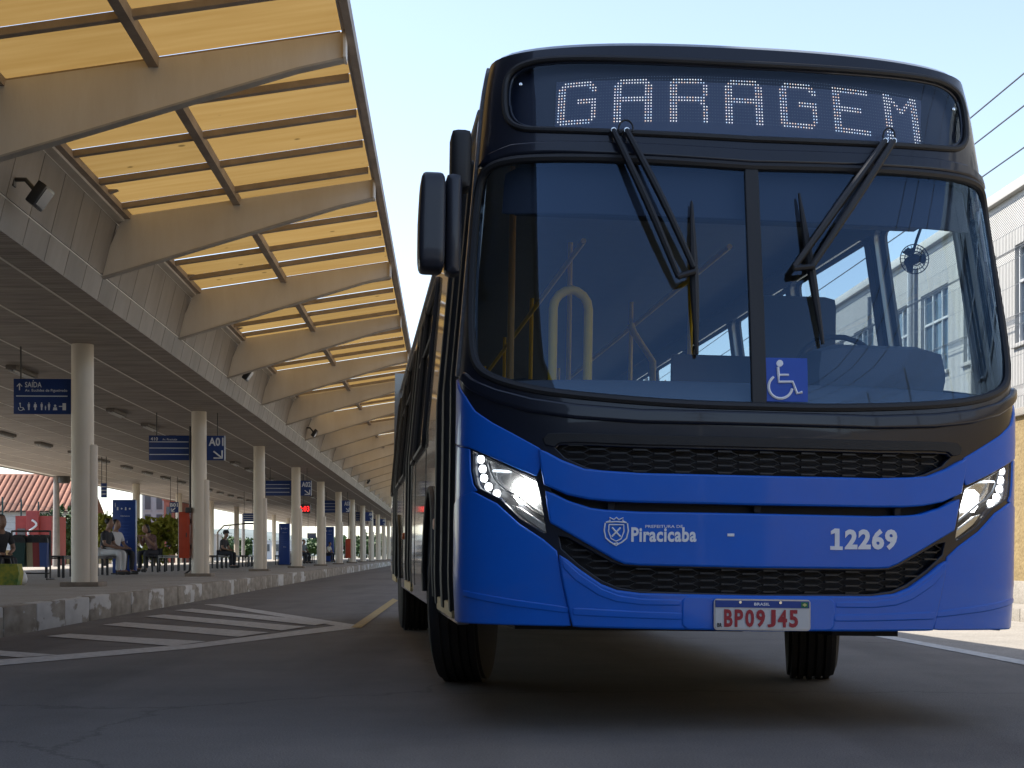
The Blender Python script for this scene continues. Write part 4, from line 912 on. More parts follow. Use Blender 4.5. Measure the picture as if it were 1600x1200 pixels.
# cross bars and the lengthwise purlins
CS0, CD_ = 14.56, 1.163
def bar_cross(t0, t1, w, h):
    b = MB(); z0, z1 = sheet_z(t0) - .012, sheet_z(t1) - .012
    b.add([(t0, -w, z0), (t1, -w, z1), (t1, w, z1), (t0, w, z0), (t0, -w, z0 - h), (t1, -w, z1 - h), (t1, w, z1 - h), (t0, w, z0 - h)], [(0, 1, 2, 3), (4, 7, 6, 5), (0, 4, 5, 1), (1, 5, 6, 2), (2, 6, 7, 3), (3, 7, 4, 0)]); return b
cb_me = bar_cross(EA[0] + .03, EB[0] - .04, .042, .065).mesh('cross_bar', M_BEAM, smooth=False)
MIDT = -2.62
pan = []
for t0, t1 in ((EA[0] + .05, MIDT), (MIDT, EB[0] - .02)):
    b = MB(); z0, z1 = sheet_z(t0), sheet_z(t1); q = CD_ - .012
    nx = 3
    v = [(t0, .006, z0), (t1, .006, z1), (t1, q, z1), (t0, q, z0)]
    b.add(v, [(0, 1, 2, 3)]); pan.append(b.mesh('roof_panel', M_PANEL, smooth=False))
kmin = int((S_NEAR - CS0) / CD_)
for k in range(kmin, 128):
    s = CS0 + k * CD_
    inst('cross_bar', cb_me, canopy, (0, s, 0))
    for me in pan: inst('roof_panel', me, canopy, (0, s, random.uniform(-.004, .004)))
for t, w, h in ((MIDT, .045, .11), (EA[0] + .045, .05, .08)):
    MB().box(t - w, t + w, S_NEAR, S_FAR, sheet_z(t) - .012 - h, sheet_z(t) - .014).build('purlin', M_BEAM, canopy, smooth=False)
eb = MB(); eb.box(EB[0] + .022, EB[0] + .09, S_NEAR, S_FAR, EB[1] - .10, EB[1] + .035); eb.build('edge_gutter', M_BEAM, canopy, smooth=False)
MB().box(EB[0] - .02, EB[0] + .02, S_NEAR, S_FAR, EB[1] - .05, EB[1] - .014).build('edge_angle', M_RIB, canopy, smooth=False)

# ------------------------------------------------------------------ columns
M_COL = mat('column_paint', (0.68, 0.61, 0.50), 0.55, c2=(0.58, 0.51, 0.41), vscale=2.2, stretch=(1, 1, .3), rnd=.05)
M_PLINTH = mat('plinth', (0.22, 0.18, 0.14), .85, var=.2)
cm = MB(); cm.lathe([(.165, .06), (.165, 2.2), (.163, SOF_Z - PLAT_Z)], 28); col_me = cm.mesh('shaft', M_COL)
cm = MB(); cm.lathe([(.10, .06), (.10, 2.10), (.085, 2.12)], 18, c=(.125, 0, 0)); pipe_me = cm.mesh('drain_casing', M_COL)
cm = MB(); cm.bbox(-.27, .30, -.27, .27, 0, .065, .012); pli_me = cm.mesh('plinth', M_PLINTH)
cm = MB(); cm.tube([(-.2, .03, 3.3), (-.2, .03, .3), (-.21, 0, .12), (-.3, -.05, .05)], .022, 8); con_me = cm.mesh('conduit', mat('conduit_black', (.02, .018, .016), .5))
COL_S = [22.42 + 10.38 * i for i in range(14)]
def column(t, s, label, group, lean_=0.0, full=True, conduit=False):
    p = PT(t, s, PLAT_Z); c = thing('platform_column', label, 'column', p, PHI, group)
    inst('shaft', col_me, c)
    if full: inst('drain_casing', pipe_me, c); inst('plinth', pli_me, c)
    if conduit: inst('conduit', con_me, c)
    return c
for i, s in enumerate(COL_S):
    lab = {0: 'cream round column beside the blue exit sign in the roadside row', 1: 'cream round column beside the A01 sign with black conduit and red cabinet', 3: 'cream round column carrying the A02 sign', 5: 'cream round column carrying the A03 sign'}.get(i, 'cream round column without a sign in the roadside row')
    if i in (7, 9): lab = 'cream round column carrying the A0%d sign' % (4 if i == 7 else 5)
    column(-5.47, s, lab, 'columns along the road side of the platform', conduit=(i in (1, 6)))
column(-5.47, COL_S[0] - 10.38, 'cream round column without a sign in the roadside row', 'columns along the road side of the platform')
for i in range(-1, 8):
    column(-13.8, 66.2 + 10.38 * i, 'slim looking cream column in the far row by the street', 'columns along the street side of the platform', full=False)

# ------------------------------------------------------------------ signs
M_SIGN = mat('sign_blue', (0.008, 0.035, 0.16), .4, var=.06); M_SWHITE = mat('sign_white', (0.68, 0.70, 0.72), .5)
M_STEEL = mat('dark_steel', (.05, .048, .045), .5)
def sign(name, t0, t1, z0, z1, s, label, group=None):
    c = thing(name, label, 'sign', PT((t0 + t1) / 2, s, z0), PHI, group); w = (t1 - t0) / 2
    MB().bbox(-w, w, -.03, .03, 0, z1 - z0, .006).build('board', M_SIGN, c)
    for x in (-w * .8, w * .8): MB().tube([(x, 0, z1 - z0 - .01), (x, 0, SOF_Z - z0 + .01)], .012, 6).build('hanger', M_STEEL, c)
    return c, w, z1 - z0
def s_rect(c, x0, x1, z0, z1, m=M_SWHITE, nm='rule', y=-.033):
    return MB().add([(x0, y, z0), (x1, y, z0), (x1, y, z1), (x0, y, z1)], [(0, 1, 2, 3)]).build(nm, m, c, smooth=False)
def s_poly(c, pts, m=M_SWHITE, nm='pictogram', y=-.033):
    return MB().add([(x, y, z) for x, z in pts], [tuple(range(len(pts)))]).build(nm, m, c, smooth=False)
def s_text(c, txt, x0, x1, z0, z1, m=M_SWHITE, bold=.0, nm='lettering', y=-.034):
    v, f, a = text_polys(txt, bold)
    return MB().add([(x0 + (x1 - x0) * p[0], y, z0 + (z1 - z0) * p[1]) for p in v], f).build(nm, m, c, smooth=False)
def s_line(c, pts, r, m=M_SWHITE, nm='arrow', y=-.034): return MB().tube([(x, y, z) for x, z in pts], r, 6).build(nm, m, c)
def dot_(cx, cz, r, n=12): return [(cx + r * math.cos(2 * math.pi * k / n), cz + r * math.sin(2 * math.pi * k / n)) for k in range(n)]
def t_at(u, s): k = (u - U0) / FPX; return s * (k * CD + SD) / (CD - k * SD)
def z_at(v, t, s): return CAM_H + (V0 - v) / FPX * PT(t, s).y

s_ = COL_S[0] + .24; tL, tR = t_at(22, s_), t_at(128, s_); zt_, zb2 = z_at(592, tL, s_), z_at(647, tL, s_)
c, w, h = sign('exit_sign', tL, tR, zb2, zt_, s_, 'blue exit sign reading SAÍDA with pictograms beside the exit sign column')
X = lambda u: -w + (t_at(u, s_) - tL); Z = lambda v: z_at(v, tL, s_) - zb2
s_text(c, 'SAIDA', X(40), X(66), Z(605.5), Z(597), bold=.02); s_line(c, [(X(52.3), Z(596)), (X(53.5), Z(594.3))], .006)
s_text(c, 'Av. Euclides de Figueiredo', X(40), X(106), Z(613.5), Z(608), bold=.015)
s_line(c, [(X(31.5), Z(610)), (X(31.5), Z(600))], .008); s_line(c, [(X(27.5), Z(604)), (X(31.5), Z(599.5)), (X(35.5), Z(604))], .008)
s_rect(c, X(26), X(106.5), Z(619.8), Z(618.3))
def man(u0, hgt=12, skirt=False):
    x = X(u0); top = Z(641 - hgt); bot = Z(641); hh = top - bot
    s_poly(c, dot_(x, top - hh * .08, hh * .085))
    s_poly(c, [(x - hh * .15, bot + hh * .8), (x + hh * .15, bot + hh * .8), (x + hh * (.22 if skirt else .13), bot + hh * .38), (x + hh * .1, bot + hh * .38), (x + hh * .09, bot), (x - hh * .09, bot), (x - hh * .1, bot + hh * .38), (x - hh * (.22 if skirt else .13), bot + hh * .38)])
man(46); man(56, skirt=True); man(66); man(72, 7); man(77.5)
s_line(c, [(X(32.5), Z(632)), (X(33), Z(637)), (X(37), Z(637)), (X(39), Z(641))], .007, nm='pictogram')
s_line(c, [(X(33.5 + 3.6 * math.cos(R(k))), Z(638.5 + 3.2 * math.sin(R(k)))) for k in range(0, 240, 30)], .006, nm='pictogram'); s_poly(c, dot_(X(32.3), Z(630.8), .013))
s_poly(c, dot_(X(87), Z(634), .018)); s_poly(c, [(X(83.5), Z(641)), (X(90.5), Z(641)), (X(89.5), Z(636.5)), (X(84.5), Z(636.5))])
s_rect(c, X(98.5), X(104), Z(641), Z(630), nm='pictogram'); s_line(c, [(X(93), Z(635)), (X(99), Z(635))], .008, nm='pictogram')

def bay_sign(ci, u0, u1, v0, v1, code, lab, num=None):
    s_ = COL_S[ci] + .26; tL, tR = t_at(u0, s_), t_at(u1, s_); zt_, zb2 = z_at(v0, tL, s_), z_at(v1, tL, s_)
    c, w, h = sign('bay_sign', tL, tR, zb2, zt_, s_, lab); W = 2 * w
    xs = -w + W * .52
    for k in (.26, .51, .77): s_rect(c, -w + .01, xs, h * (1 - k) - .008, h * (1 - k) + .008)
    if num: s_text(c, num, -w + .04, -w + .20, h * .79, h * .93, bold=.02); s_text(c, 'Av. Piracicaba', -w + .30, -w + .62, h * .80, h * .88, bold=.01)
    s_text(c, code, w - W * .215, w - W * .02, h * .58, h * .92, bold=.03)
    s_line(c, [(w - W * .15, h * .36), (w - W * .045, h * .10)], .02); s_line(c, [(w - W * .15, h * .09), (w - W * .04, h * .09), (w - W * .04, h * .40)], .02)
    s_rect(c, w - .02, w, 0, h, nm='edge_strip')
bay_sign(1, 233, 352, 680.5, 719, 'A01', 'blue bay sign reading A01 with a white arrow beside the conduit column', '410')
bay_sign(3, 415, 487, 751, 774.5, 'A02', 'blue bay sign reading A02 above the platform')
bay_sign(5, 506, 547, 782, 801, 'A03', 'blue bay sign reading A03 above the platform')
bay_sign(7, 556, 582, 800, 814, 'A04', 'small blue bay sign reading A04 far down the platform')
bay_sign(9, 583, 602, 811, 821, 'A05', 'small blue bay sign reading A05 down the platform')
def rear_sign(u0, u1, v0, v1, s_, code, lab):
    tL, tR = t_at(u0, s_), t_at(u1, s_); zt_, zb2 = z_at(v0, tL, s_), z_at(v1, tL, s_)
    c, w, h = sign('bay_sign', tL, tR, zb2, zt_, s_, lab)
    if code:
        s_text(c, code, -w * .85, w * .85, h * .55, h * .9, bold=.03); s_line(c, [(w * .3, h * .45), (-w * .5, h * .12)], .02); s_line(c, [(-w * .5, h * .4), (-w * .5, h * .1), (w * .1, h * .1)], .02)
    else:
        for k in (.25, .5, .75): s_rect(c, -w * .95, w * .95, h * k - .012, h * k + .012)
rear_sign(265, 279, 784.5, 801, 60.0, 'B01', 'small blue sign reading B01 over the street side bays')
rear_sign(158, 167, 755, 777.5, 48.0, None, 'narrow blue lined sign end seen just past the exit sign column')
rear_sign(380, 396, 802, 815, 74.0, None, 'blue lined sign hanging over the street side between two far columns')
rear_sign(480, 494, 833, 841, 92.0, None, 'small plain lined blue sign far down the street side')
# LED clock
s_ = 58.0; tL, tR = t_at(463, s_), t_at(485, s_); zt_, zb2 = z_at(788, tL, s_), z_at(802, tL, s_)
ck = thing('platform_clock', 'black hanging clock with red glowing digits under the soffit', 'clock', PT((tL + tR) / 2, s_, zb2), PHI); w = (tR - tL) / 2; h = zt_ - zb2
MB().bbox(-w, w, -.06, .06, 0, h, .01).build('case', M_STEEL, ck); MB().tube([(0, 0, h - .01), (0, 0, SOF_Z - zb2 + .01)], .015, 6).build('hanger', M_STEEL, ck)
s_text(ck, '10:03', -w * .85, w * .85, h * .2, h * .8, m=lamp_emit('clock_red', (1, .02, .02), 1.3), bold=.0, nm='digits', y=-.064)

# ------------------------------------------------------------------ ceiling lamps and floodlights
M_FIX = mat('fixture_grey', (.13, .115, .10), .5); M_TUBE = mat('tube_white', (.6, .6, .58), .4)
fx = MB(); fx.bbox(-.09, .09, -.65, .65, -.07, 0, .012); fx_me = fx.mesh('fixture_body', M_FIX)
tb = MB(); tb.tube([(0, -.58, -.09), (0, .58, -.09)], .02, 8); tb_me = tb.mesh('tube', M_TUBE)
for row, (t, n_) in enumerate(((-7.24, 18), (-11.4, 16))):
    for k in range(n_):
        s = 25.5 + 3.6 * k + row * 6
        f = thing('ceiling_light', 'slim unlit tube light in the %s row under the soffit' % ('roadside' if row == 0 else 'street side'), 'light', PT(t, s, SOF_Z - .03), PHI, 'tube lights under the soffit, %s row' % ('roadside' if row == 0 else 'street side'))
        inst('fixture_body', fx_me, f, (0, 0, .03)); inst('tube', tb_me, f, (.035, 0, .03)); inst('tube', tb_me, f, (-.035, 0, .03))
fd = MB(); fd.bbox(-.05, .05, -.16, .16, -.12, .12, .02); fd_me = fd.mesh('flood_body', M_LAMPBLACK)
fg = MB(); fg.box(.05, .056, -.13, .13, -.09, .09); fg_me = fg.mesh('flood_glass', mat('flood_lens', (.10, .105, .11), .2), smooth=False)
fk = MB(); fk.tube([(-.24, 0, .16), (-.12, 0, .16), (-.05, 0, .08), (0, 0, .0)], .022, 8); fk.bbox(-.28, -.22, -.05, .05, .09, .23, .01); fk_me = fk.mesh('flood_arm', M_STEEL)
for i, (u, q) in enumerate(((58, .36), (385, .43), (490, .47), (547, .5), (575, .5))):
    tq, zq = fl(q); s = s_of(u, tq + .25)
    f = thing('flood_light', ['black floodlight on the fascia between the first two ribs before the exit sign', 'black floodlight on the sloping fascia above the third roadside column', 'black floodlight on the sloping fascia past the A02 sign', 'black floodlight on the sloping fascia past the A02 sign', 'black floodlight on the sloping fascia past the A02 sign'][i], 'floodlight', PT(tq + .26, s, zq), PHI, 'floodlights along the fascia')
    a = inst('flood_body', fd_me, f, (.02, 0, 0), (0, R(35), 0)); inst('flood_glass', fg_me, a); inst('flood_arm', fk_me, f, (0, 0, 0))

# ------------------------------------------------------------------ platform furniture
M_BENCH = mat('bench_black', (.025, .024, .026), .5)
def bench(t, s0, L, lab):
    c = thing('platform_bench', lab, 'bench', PT(t, s0, PLAT_Z), PHI, 'dark benches on the platform')
    for k in range(4): MB().bbox(-.2 + k * .105, -.2 + k * .105 + .09, 0, L, .42, .455, .008).build('slat', M_BENCH, c)
    n_ = int(L / .9) + 1; lg = MB(); lg.bbox(-.025, .025, -.025, .025, 0, .42, .004); me = lg.mesh('leg', M_BENCH)
    for k in range(n_):
        y = .06 + (L - .12) * k / (n_ - 1)
        for x in (-.16, .18): inst('leg', me, c, (x, y, 0))
    for x in (-.16, .18): MB().box(x - .02, x + .02, .03, L - .03, .385, .415).build('beam', M_BENCH, c, smooth=False)
BT = -8.0
for s0, L, lab in ((30.4, 5.0, 'dark slatted bench between the recycling bins and the blue totem'), (40.2, 6.2, 'dark slatted bench between the blue totem and the red cabinet'), (50.6, 5.2, 'dark slatted bench under the seated person in a cap'), (58.2, 6.0, 'dark slatted bench before the second blue totem'), (70.5, 6.0, 'dark slatted bench just past the second blue totem'), (81, 6.0, 'dark slatted bench past the A03 sign')):
    bench(BT, s0, L, lab)
def totem(u0, u1, v0, s, lab):
    tL, tR = t_at(u0, s), t_at(u1, s); w = (tR - tL) / 2
    c = thing('info_totem', lab, 'totem', PT((tL + tR) / 2, s, PLAT_Z), PHI, 'blue information totems'); h = z_at(v0, tL, s) - PLAT_Z
    MB().bbox(-w, w, -.09, .09, .03, h, .015).build('body', mat('totem_blue', (.012, .05, .24), .35, var=.06), c); MB().bbox(-w - .03, w + .03, -.13, .13, 0, .03, .005).build('base', M_STEEL, c)
    for k, x in enumerate((-.55, -.2, .15, .5)): s_poly(c, dot_(x * w, h * .88, .022, 8) if k % 2 else [(x * w - .02, h * .86), (x * w + .02, h * .86), (x * w + .014, h * .90), (x * w - .014, h * .90)], y=-.0925)
    s_line(c, [(-w * .75, h * .90), (-w * .75, h * .96)], .006, y=-.093); s_text(c, 'Informacoes', -w * .3, w * .5, h * .775, h * .79, y=-.093, bold=.01)
    for k in range(6): s_rect(c, -w * .6, w * (.55 - .1 * (k % 3)), h * (.70 - .045 * k), h * (.703 - .045 * k), mat('totem_print', (.08, .16, .42), .5), y=-.0925)
    s_rect(c, -w * .15, w * .05, h * .43, h * .445, y=-.0925); s_rect(c, w * .25, w * .3, h * .42, h * .45, y=-.0925)
totem(177, 213, 781, 36.2, 'tall blue information totem behind the exit sign column and the man in white')
totem(436, 453, 818, 68, 'tall blue information totem behind the A02 sign column')
totem(507, 522, 823, 100, 'tall blue information totem far down the platform by the A03 sign')

# red hose cabinets
def cabinet(u0, u1, v0, v1, s, lab):
    tL, tR = t_at(u0, s), t_at(u1, s); w = (tR - tL) / 2; z1, z0 = z_at(v0, tL, s), z_at(v1, tL, s); h = z1 - z0
    c = thing('hose_cabinet', lab, 'cabinet', PT((tL + tR) / 2, s, z0), PHI, 'red hose cabinets')
    M_RED = mat('cabinet_red', (.42, .05, .015), .45, var=.12)
    MB().bbox(-w, w, -.10, .12, 0, h, .012).build('body', M_RED, c); MB().bbox(-w + .03, w - .03, -.112, -.098, .04, h - .04, .006).build('door', M_RED, c)
    MB().bbox(w - .07, w - .05, -.13, -.11, h * .45, h * .55, .004).build('handle', M_STEEL, c)
    MB().box(-w - .012, -w - .002, -.09, .11, .02, h - .02).build('edge_strip', M_SWHITE, c, smooth=False)
    MB().box(w - .02, w + .16, .0, .06, h * .2, h * .3).build('bracket', M_STEEL, c); MB().box(w - .02, w + .16, .0, .06, h * .75, h * .85).build('bracket', M_STEEL, c)
cabinet(280.5, 297, 800, 872, COL_S[1] - .05, 'red metal hose cabinet fixed to the column by the A01 sign')
cabinet(540, 549, 842, 872, COL_S[6] - .05, 'small red hose cabinet on a far column past the A03 sign')
MB().bbox(-.06, .06, -.06, .06, -.06, .06, .01).build('junction_box', M_STEEL, None)
jb = bpy.data.objects['junction_box']; jb.location = PT(-5.68, COL_S[1] - .12, 1.72); jb.rotation_euler = (0, 0, PHI); tag(jb, 'small dark junction box on the conduit of the A01 column', 'junction box')

# recycling bins on a frame
s_ = 28.4; tL = t_at(20, s_)
M_BINS = [mat('bin_green', (.012, .05, .045), .5), mat('bin_yellow', (.42, .36, .22), .5), mat('bin_red', (.28, .04, .04), .5), mat('bin_blue', (.04, .08, .24), .5)]
rk = thing('recycling_rack', 'dark steel rack holding four coloured recycling bins', 'bin rack', PT(tL + .34, s_, PLAT_Z), PHI)
for x in (-.36, .36): MB().tube([(x, 0, 0), (x, 0, .93)], .018, 8).build('post', M_STEEL, rk)
MB().tube([(-.36, 0, .92), (.36, 0, .92)], .018, 8).build('rail', M_STEEL, rk); MB().tube([(-.36, 0, .12), (.36, 0, .12)], .014, 8).build('rail', M_STEEL, rk)
for x in (-.36, .36): MB().tube([(x, -.25, .015), (x, .25, .015)], .016, 8).build('foot', M_STEEL, rk)
for k, m_ in enumerate(M_BINS):
    x = (-.20, .02, .14, .27)[k]; hw = .14 if k == 0 else .075; yy = (-.04, .02, .0, -.02)[k]
    b = thing('recycling_bin', '%s recycling bin with black hood on the steel rack' % ('dark green', 'cream', 'red', 'blue')[k], 'bin', PT(tL + .34 + x, s_ + yy, PLAT_Z + .24), PHI, 'recycling bins on the rack')
    bb = MB(); bb.prism([(-hw, .46), (hw, .46), (hw * .82, 0), (-hw * .82, 0)], lambda p, q: (p[0], -.14 if q else .14, p[1])); bb.build('bin_body', m_, b, smooth=False)
    hb = MB(); hb.prism([(-hw - .01, .46), (-hw * .95, .55), (-hw * .45, .61), (hw * .45, .61), (hw * .95, .55), (hw + .01, .46)], lambda p, q: (p[0], -.15 if q else .15, p[1])); hb.build('hood', M_BENCH, b, smooth=False)
    MB().box(-hw * .6, hw * .6, -.153, -.149, .48, .54).build('mouth', M_INTD, b, smooth=False)

# bags left on the platform
s_ = 23.4; tc_ = t_at(10, s_)
bg_ = thing('shopping_bag', 'green and yellow woven shopping bag standing on the platform edge', 'bag', PT(tc_, s_, PLAT_Z), PHI)
b = MB(); b.prism([(-.20, 0), (.20, 0), (.23, .18), (.20, .33), (-.20, .33), (-.23, .18)], lambda p, q: (p[0], -.13 if q else .13, p[1])); b.build('bag_body', mat('bag_green', (.02, .13, .03), .7, c2=(.42, .36, .03), vscale=7), bg_)
for y in (-.08, .08): MB().tube([(-.1, y, .32), (-.08, y, .42), (.08, y, .42), (.1, y, .32)], .01, 6).build('handle', M_STEEL, bg_)
b = bmesh.new(); bmesh.ops.create_icosphere(b, subdivisions=3, radius=.14)
for v in b.verts:
    n_ = 1 + .18 * math.sin(9 * v.co.x + 3) * math.sin(11 * v.co.z) + .1 * math.sin(23 * v.co.y); v.co = v.co * n_; v.co.z = max(-.11, v.co.z * (1.2 if v.co.z > 0 else .9))
me = bpy.data.meshes.new('plastic_bag'); b.to_mesh(me); b.free(); me.materials.append(mat('plastic_white', (.6, .6, .58), .35)); me.shade_smooth()
pbg = bpy.data.objects.new('plastic_bag', me); col.objects.link(pbg); pbg.location = PT(t_at(27, 23.6), 23.6, PLAT_Z + .11); tag(pbg, 'crumpled white plastic bag beside the green shopping bag', 'bag')

# ------------------------------------------------------------------ people
def skinned(name, verts, edges, radii, m, parent, sub=2):
    me = bpy.data.meshes.new(name); me.from_pydata(verts, edges, []); me.update(); me.materials.append(m)
    o = bpy.data.objects.new(name, me); col.objects.link(o); o.parent = parent
    md = o.modifiers.new('skin', 'SKIN'); md.use_smooth_shade = True; md.branch_smoothing = .4
    if not me.skin_vertices:
        me.attributes.new('skin', 'FLOAT', 'POINT')
    for i, r in enumerate(radii):
        me.skin_vertices[0].data[i].radius = r if isinstance(r, tuple) else (r, r)
    me.skin_vertices[0].data[0].use_root = True
    md = o.modifiers.new('sub', 'SUBSURF'); md.levels = sub; md.render_levels = sub
    return o
M_SKIN = mat('skin_brown', (.26, .15, .10), .55); M_SKIN2 = mat('skin_tan', (.36, .22, .15), .55); M_HAIR = mat('hair_dark', (.012, .010, .009), .6); M_SHOE = mat('shoe_dark', (.03, .028, .026), .6)
def person(t, s, rz, lab, shirt, pants, skin_=M_SKIN, lean_f=.12, cap=None, hair_long=False, seat=.44, head_down=0.0, arms='lap', pants_m=None):
    """seated figure; local -Y is the way it faces; hips on the seat, feet on the platform"""
    p = thing('person', lab, 'person', PT(t, s, PLAT_Z), PHI + rz)
    hz = seat + .09; lf = lean_f
    ch = Vector((0, -lf * .75, hz + .36)); nk = Vector((0, -lf, hz + .52)); hd = nk + Vector((0, -.03 - head_down, .125 - head_down * .4)); ht = hd + Vector((0, -.01 - head_down * .3, .09))
    V = [(0, 0, hz), (0, -lf * .4, hz + .18), tuple(ch), tuple(nk), tuple(nk + Vector((0, -.01, .05))), tuple(hd + Vector((0, -.02, -.055))), tuple(hd), tuple(ht), tuple(ht + Vector((0, .0, .045))), tuple(hd + Vector((0, -.115, -.015)))]
    E = [(0, 1), (1, 2), (2, 3), (3, 4), (4, 5), (5, 6), (6, 7), (7, 8), (6, 9)]; RD = [(.15, .11), (.14, .10), (.165, .105), (.066, .066), (.056, .058), (.072, .085), (.085, .105), (.082, .098), (.045, .055), (.016, .018)]
    SV = [(0, 0, hz), (0, -lf * .4, hz + .18), tuple(ch), tuple(nk + Vector((0, 0, -.02)))]; SE_ = [(0, 1), (1, 2), (2, 3)]; SR = [(.165, .125), (.155, .115), (.178, .118), (.075, .075)]
    PV = [(0, 0, hz - .01)]; PE = []; PR_ = [(.17, .125)]
    shoes = []
    for sg in (-1, 1):
        k = len(V); hip = (sg * .09, -.05, hz - .01); knee = (sg * .12, -.46, hz + .0); ank = (sg * .12, -.46 + .03, .09); toe = (sg * .13, -.60, .045)
        V += [hip, knee, ank, toe]; E += [(0, k), (k, k + 1), (k + 1, k + 2), (k + 2, k + 3)]; RD += [.085, .06, .042, .035]
        j = len(PV); PV += [hip, knee, ank]; PE += [(0, j), (j, j + 1), (j + 1, j + 2)]; PR_ += [.098, .075, .062]
        shoes.append([(sg * .12, -.41, .06), (sg * .125, -.50, .055), (sg * .135, -.63, .04)])
        sh = tuple(ch + Vector((sg * .17, 0, .08))); el = tuple(ch + Vector((sg * .23, -.06, -.18)))
        wr = (sg * .10, -.34, hz + .11) if arms == 'lap' else tuple(hd + Vector((sg * .10, -.16, -.16)))
        hnd = (wr[0] * .7, wr[1] - .07, wr[2] - .01)
        k = len(V); V += [sh, el, wr, hnd]; E += [(2, k), (k, k + 1), (k + 1, k + 2), (k + 2, k + 3)]; RD += [.055, .042, .028, .032]
        kk = k + 3
        for q, (dx, dl) in enumerate(((-.03, .05), (-.012, .065), (.006, .068), (.024, .058))):
            V.append((hnd[0] + dx, hnd[1] - dl, hnd[2] - .02)); E.append((kk, len(V) - 1)); RD.append(.009)
        V.append((hnd[0] - sg * .045, hnd[1] - .02, hnd[2] + .01)); E.append((kk, len(V) - 1)); RD.append(.010)
        j = len(SV); mid = tuple((Vector(sh) * .25 + Vector(el) * .75)); SV += [sh, mid]; SE_ += [(2, j), (j, j + 1)]; SR += [.072, .06]
    skinned('body', V, E, RD, skin_, p)
    skinned('shirt', SV, SE_, SR, shirt, p)
    skinned('trousers', PV, PE, PR_, pants, p)
    for q in shoes: skinned('shoe', q, [(0, 1), (1, 2)], [.05, .05, .04], M_SHOE, p, 2)
    hv = [tuple(hd + Vector((0, .055, .0))), tuple(ht + Vector((0, .03, .005))), tuple(ht + Vector((0, .012, .06)))] + ([tuple(hd + Vector((0, .08, -.06))), tuple(nk + Vector((0, .08, -.08)))] if hair_long else [])
    skinned('hair', hv, [(0, 1), (1, 2)] if not hair_long else [(0, 1), (1, 2), (0, 3), (3, 4)], [(.078, .07), (.092, .098), (.05, .06)] + ([(.07, .05), (.06, .04)] if hair_long else []), M_HAIR, p)
    if cap:
        b = MB(); b.lathe([(.115, 0), (.117, .04), (.10, .09), (.06, .125), (0, .13)], 20); b.prism([(-.07, -.09), (.07, -.09), (.06, -.2), (-.06, -.2)], lambda q, k: (q[0], q[1], .0 if k else .014)); b.build('cap', cap, p, loc=tuple(ht + Vector((0, .0, -.035))))
    return p
M_SH_W = mat('shirt_white', (.62, .62, .62), .8); M_SH_D = mat('shirt_dark', (.03, .03, .034), .8); M_SH_P = mat('shirt_pinkish', (.42, .26, .22), .8); M_SH_G = mat('shirt_grey', (.16, .17, .18), .8); M_JEANS = mat('trousers_dark', (.02, .022, .03), .8); M_PW = mat('trousers_white', (.6, .6, .6), .8); M_SH_PR = mat('blouse_print', (.25, .12, .11), .8, c2=(.05, .04, .04), vscale=30)
person(BT + .02, s_of(177, BT), R(60), 'seated person in a white shirt and dark trousers beside the blue totem', M_SH_W, M_JEANS, lean_f=.05)
person(BT - .02, s_of(163, BT), R(75), 'seated person in dark top and white trousers partly behind the exit sign column', M_SH_D, M_PW)
person(BT, s_of(242, BT), R(-35), 'person in printed dark blouse hunched forward on the bench by the red cabinet', M_SH_PR, M_JEANS, lean_f=.25, hair_long=True, head_down=.05, arms='face')
person(BT, s_of(346, BT), R(70), 'seated person in dark clothes and a cap facing the road', M_SH_D, M_JEANS, lean_f=.14, cap=mat('cap_dark', (.02, .02, .022), .7))
person(BT, s_of(441, BT - .0), R(60), 'seated person in a pinkish top leaning forward by the second totem', M_SH_P, mat('trousers_light', (.4, .36, .34), .8), lean_f=.28, head_down=.04)
person(BT, s_of(472, BT), R(50), 'seated person in a grey shirt behind the A02 sign column', M_SH_G, M_JEANS)
person(BT, s_of(511, BT), R(60), 'distant seated person in a pale top with dark hair', mat('shirt_cream', (.5, .46, .38), .8), M_JEANS, lean_f=.2)
person(t_at(-6, 26.5), 26.5, R(40), 'person in dark clothes at the platform edge behind the shopping bag', M_SH_D, M_JEANS, seat=.30, lean_f=.2, arms='lap')
cr_ = thing('folding_stool', 'low dark stool under the person behind the shopping bag', 'stool', PT(t_at(-6, 26.5), 26.5, PLAT_Z), PHI)
MB().bbox(-.2, .2, -.18, .2, .26, .29, .01).build('seat', M_BENCH, cr_)
for x in (-.16, .16):
    for y in (-.14, .16): MB().tube([(x, y, 0), (x, y, .27)], .015, 6).build('leg', M_STEEL, cr_)

# ------------------------------------------------------------------ street side behind the platform
M_BLOCK = mat('yellow_wall', (.42, .33, .17), .85, var=.2, vscale=2, bump=.3, bscale=15)
wallL = MB(); wallL.bbox(-.1, .1, 0, 40, 0, .95, .01); o = wallL.build('low_wall', M_BLOCK); o.location = PT(-19.2, 45, 0); o.rotation_euler = (0, 0, PHI); tag(o, 'low yellow rendered wall behind the recycling bins', 'wall')
fn = thing('street_fence', 'dark green wire fence with tall posts on the low yellow wall', 'fence', PT(-19.2, 45, .94), PHI)
ps = MB(); ps.bbox(-.03, .03, -.03, .03, 0, 2.3, .006); ps_me = ps.mesh('post', mat('fence_green', (.02, .05, .045), .5))
for k in range(15): inst('post', ps_me, fn, (0, .1 + k * 2.8, 0))
wm = MB()
for k in range(int(39.2 / .14)): wm.tube([(0, .1 + k * .14, .05), (0, .1 + k * .14, 2.1)], .004, 3, cap=False)
for k in range(8): wm.tube([(0, .1, .1 + k * .28), (0, 39.3, .1 + k * .28)], .005, 3, cap=False)
stuff(wm.build('wire_mesh', MATS['fence_green'], fn))

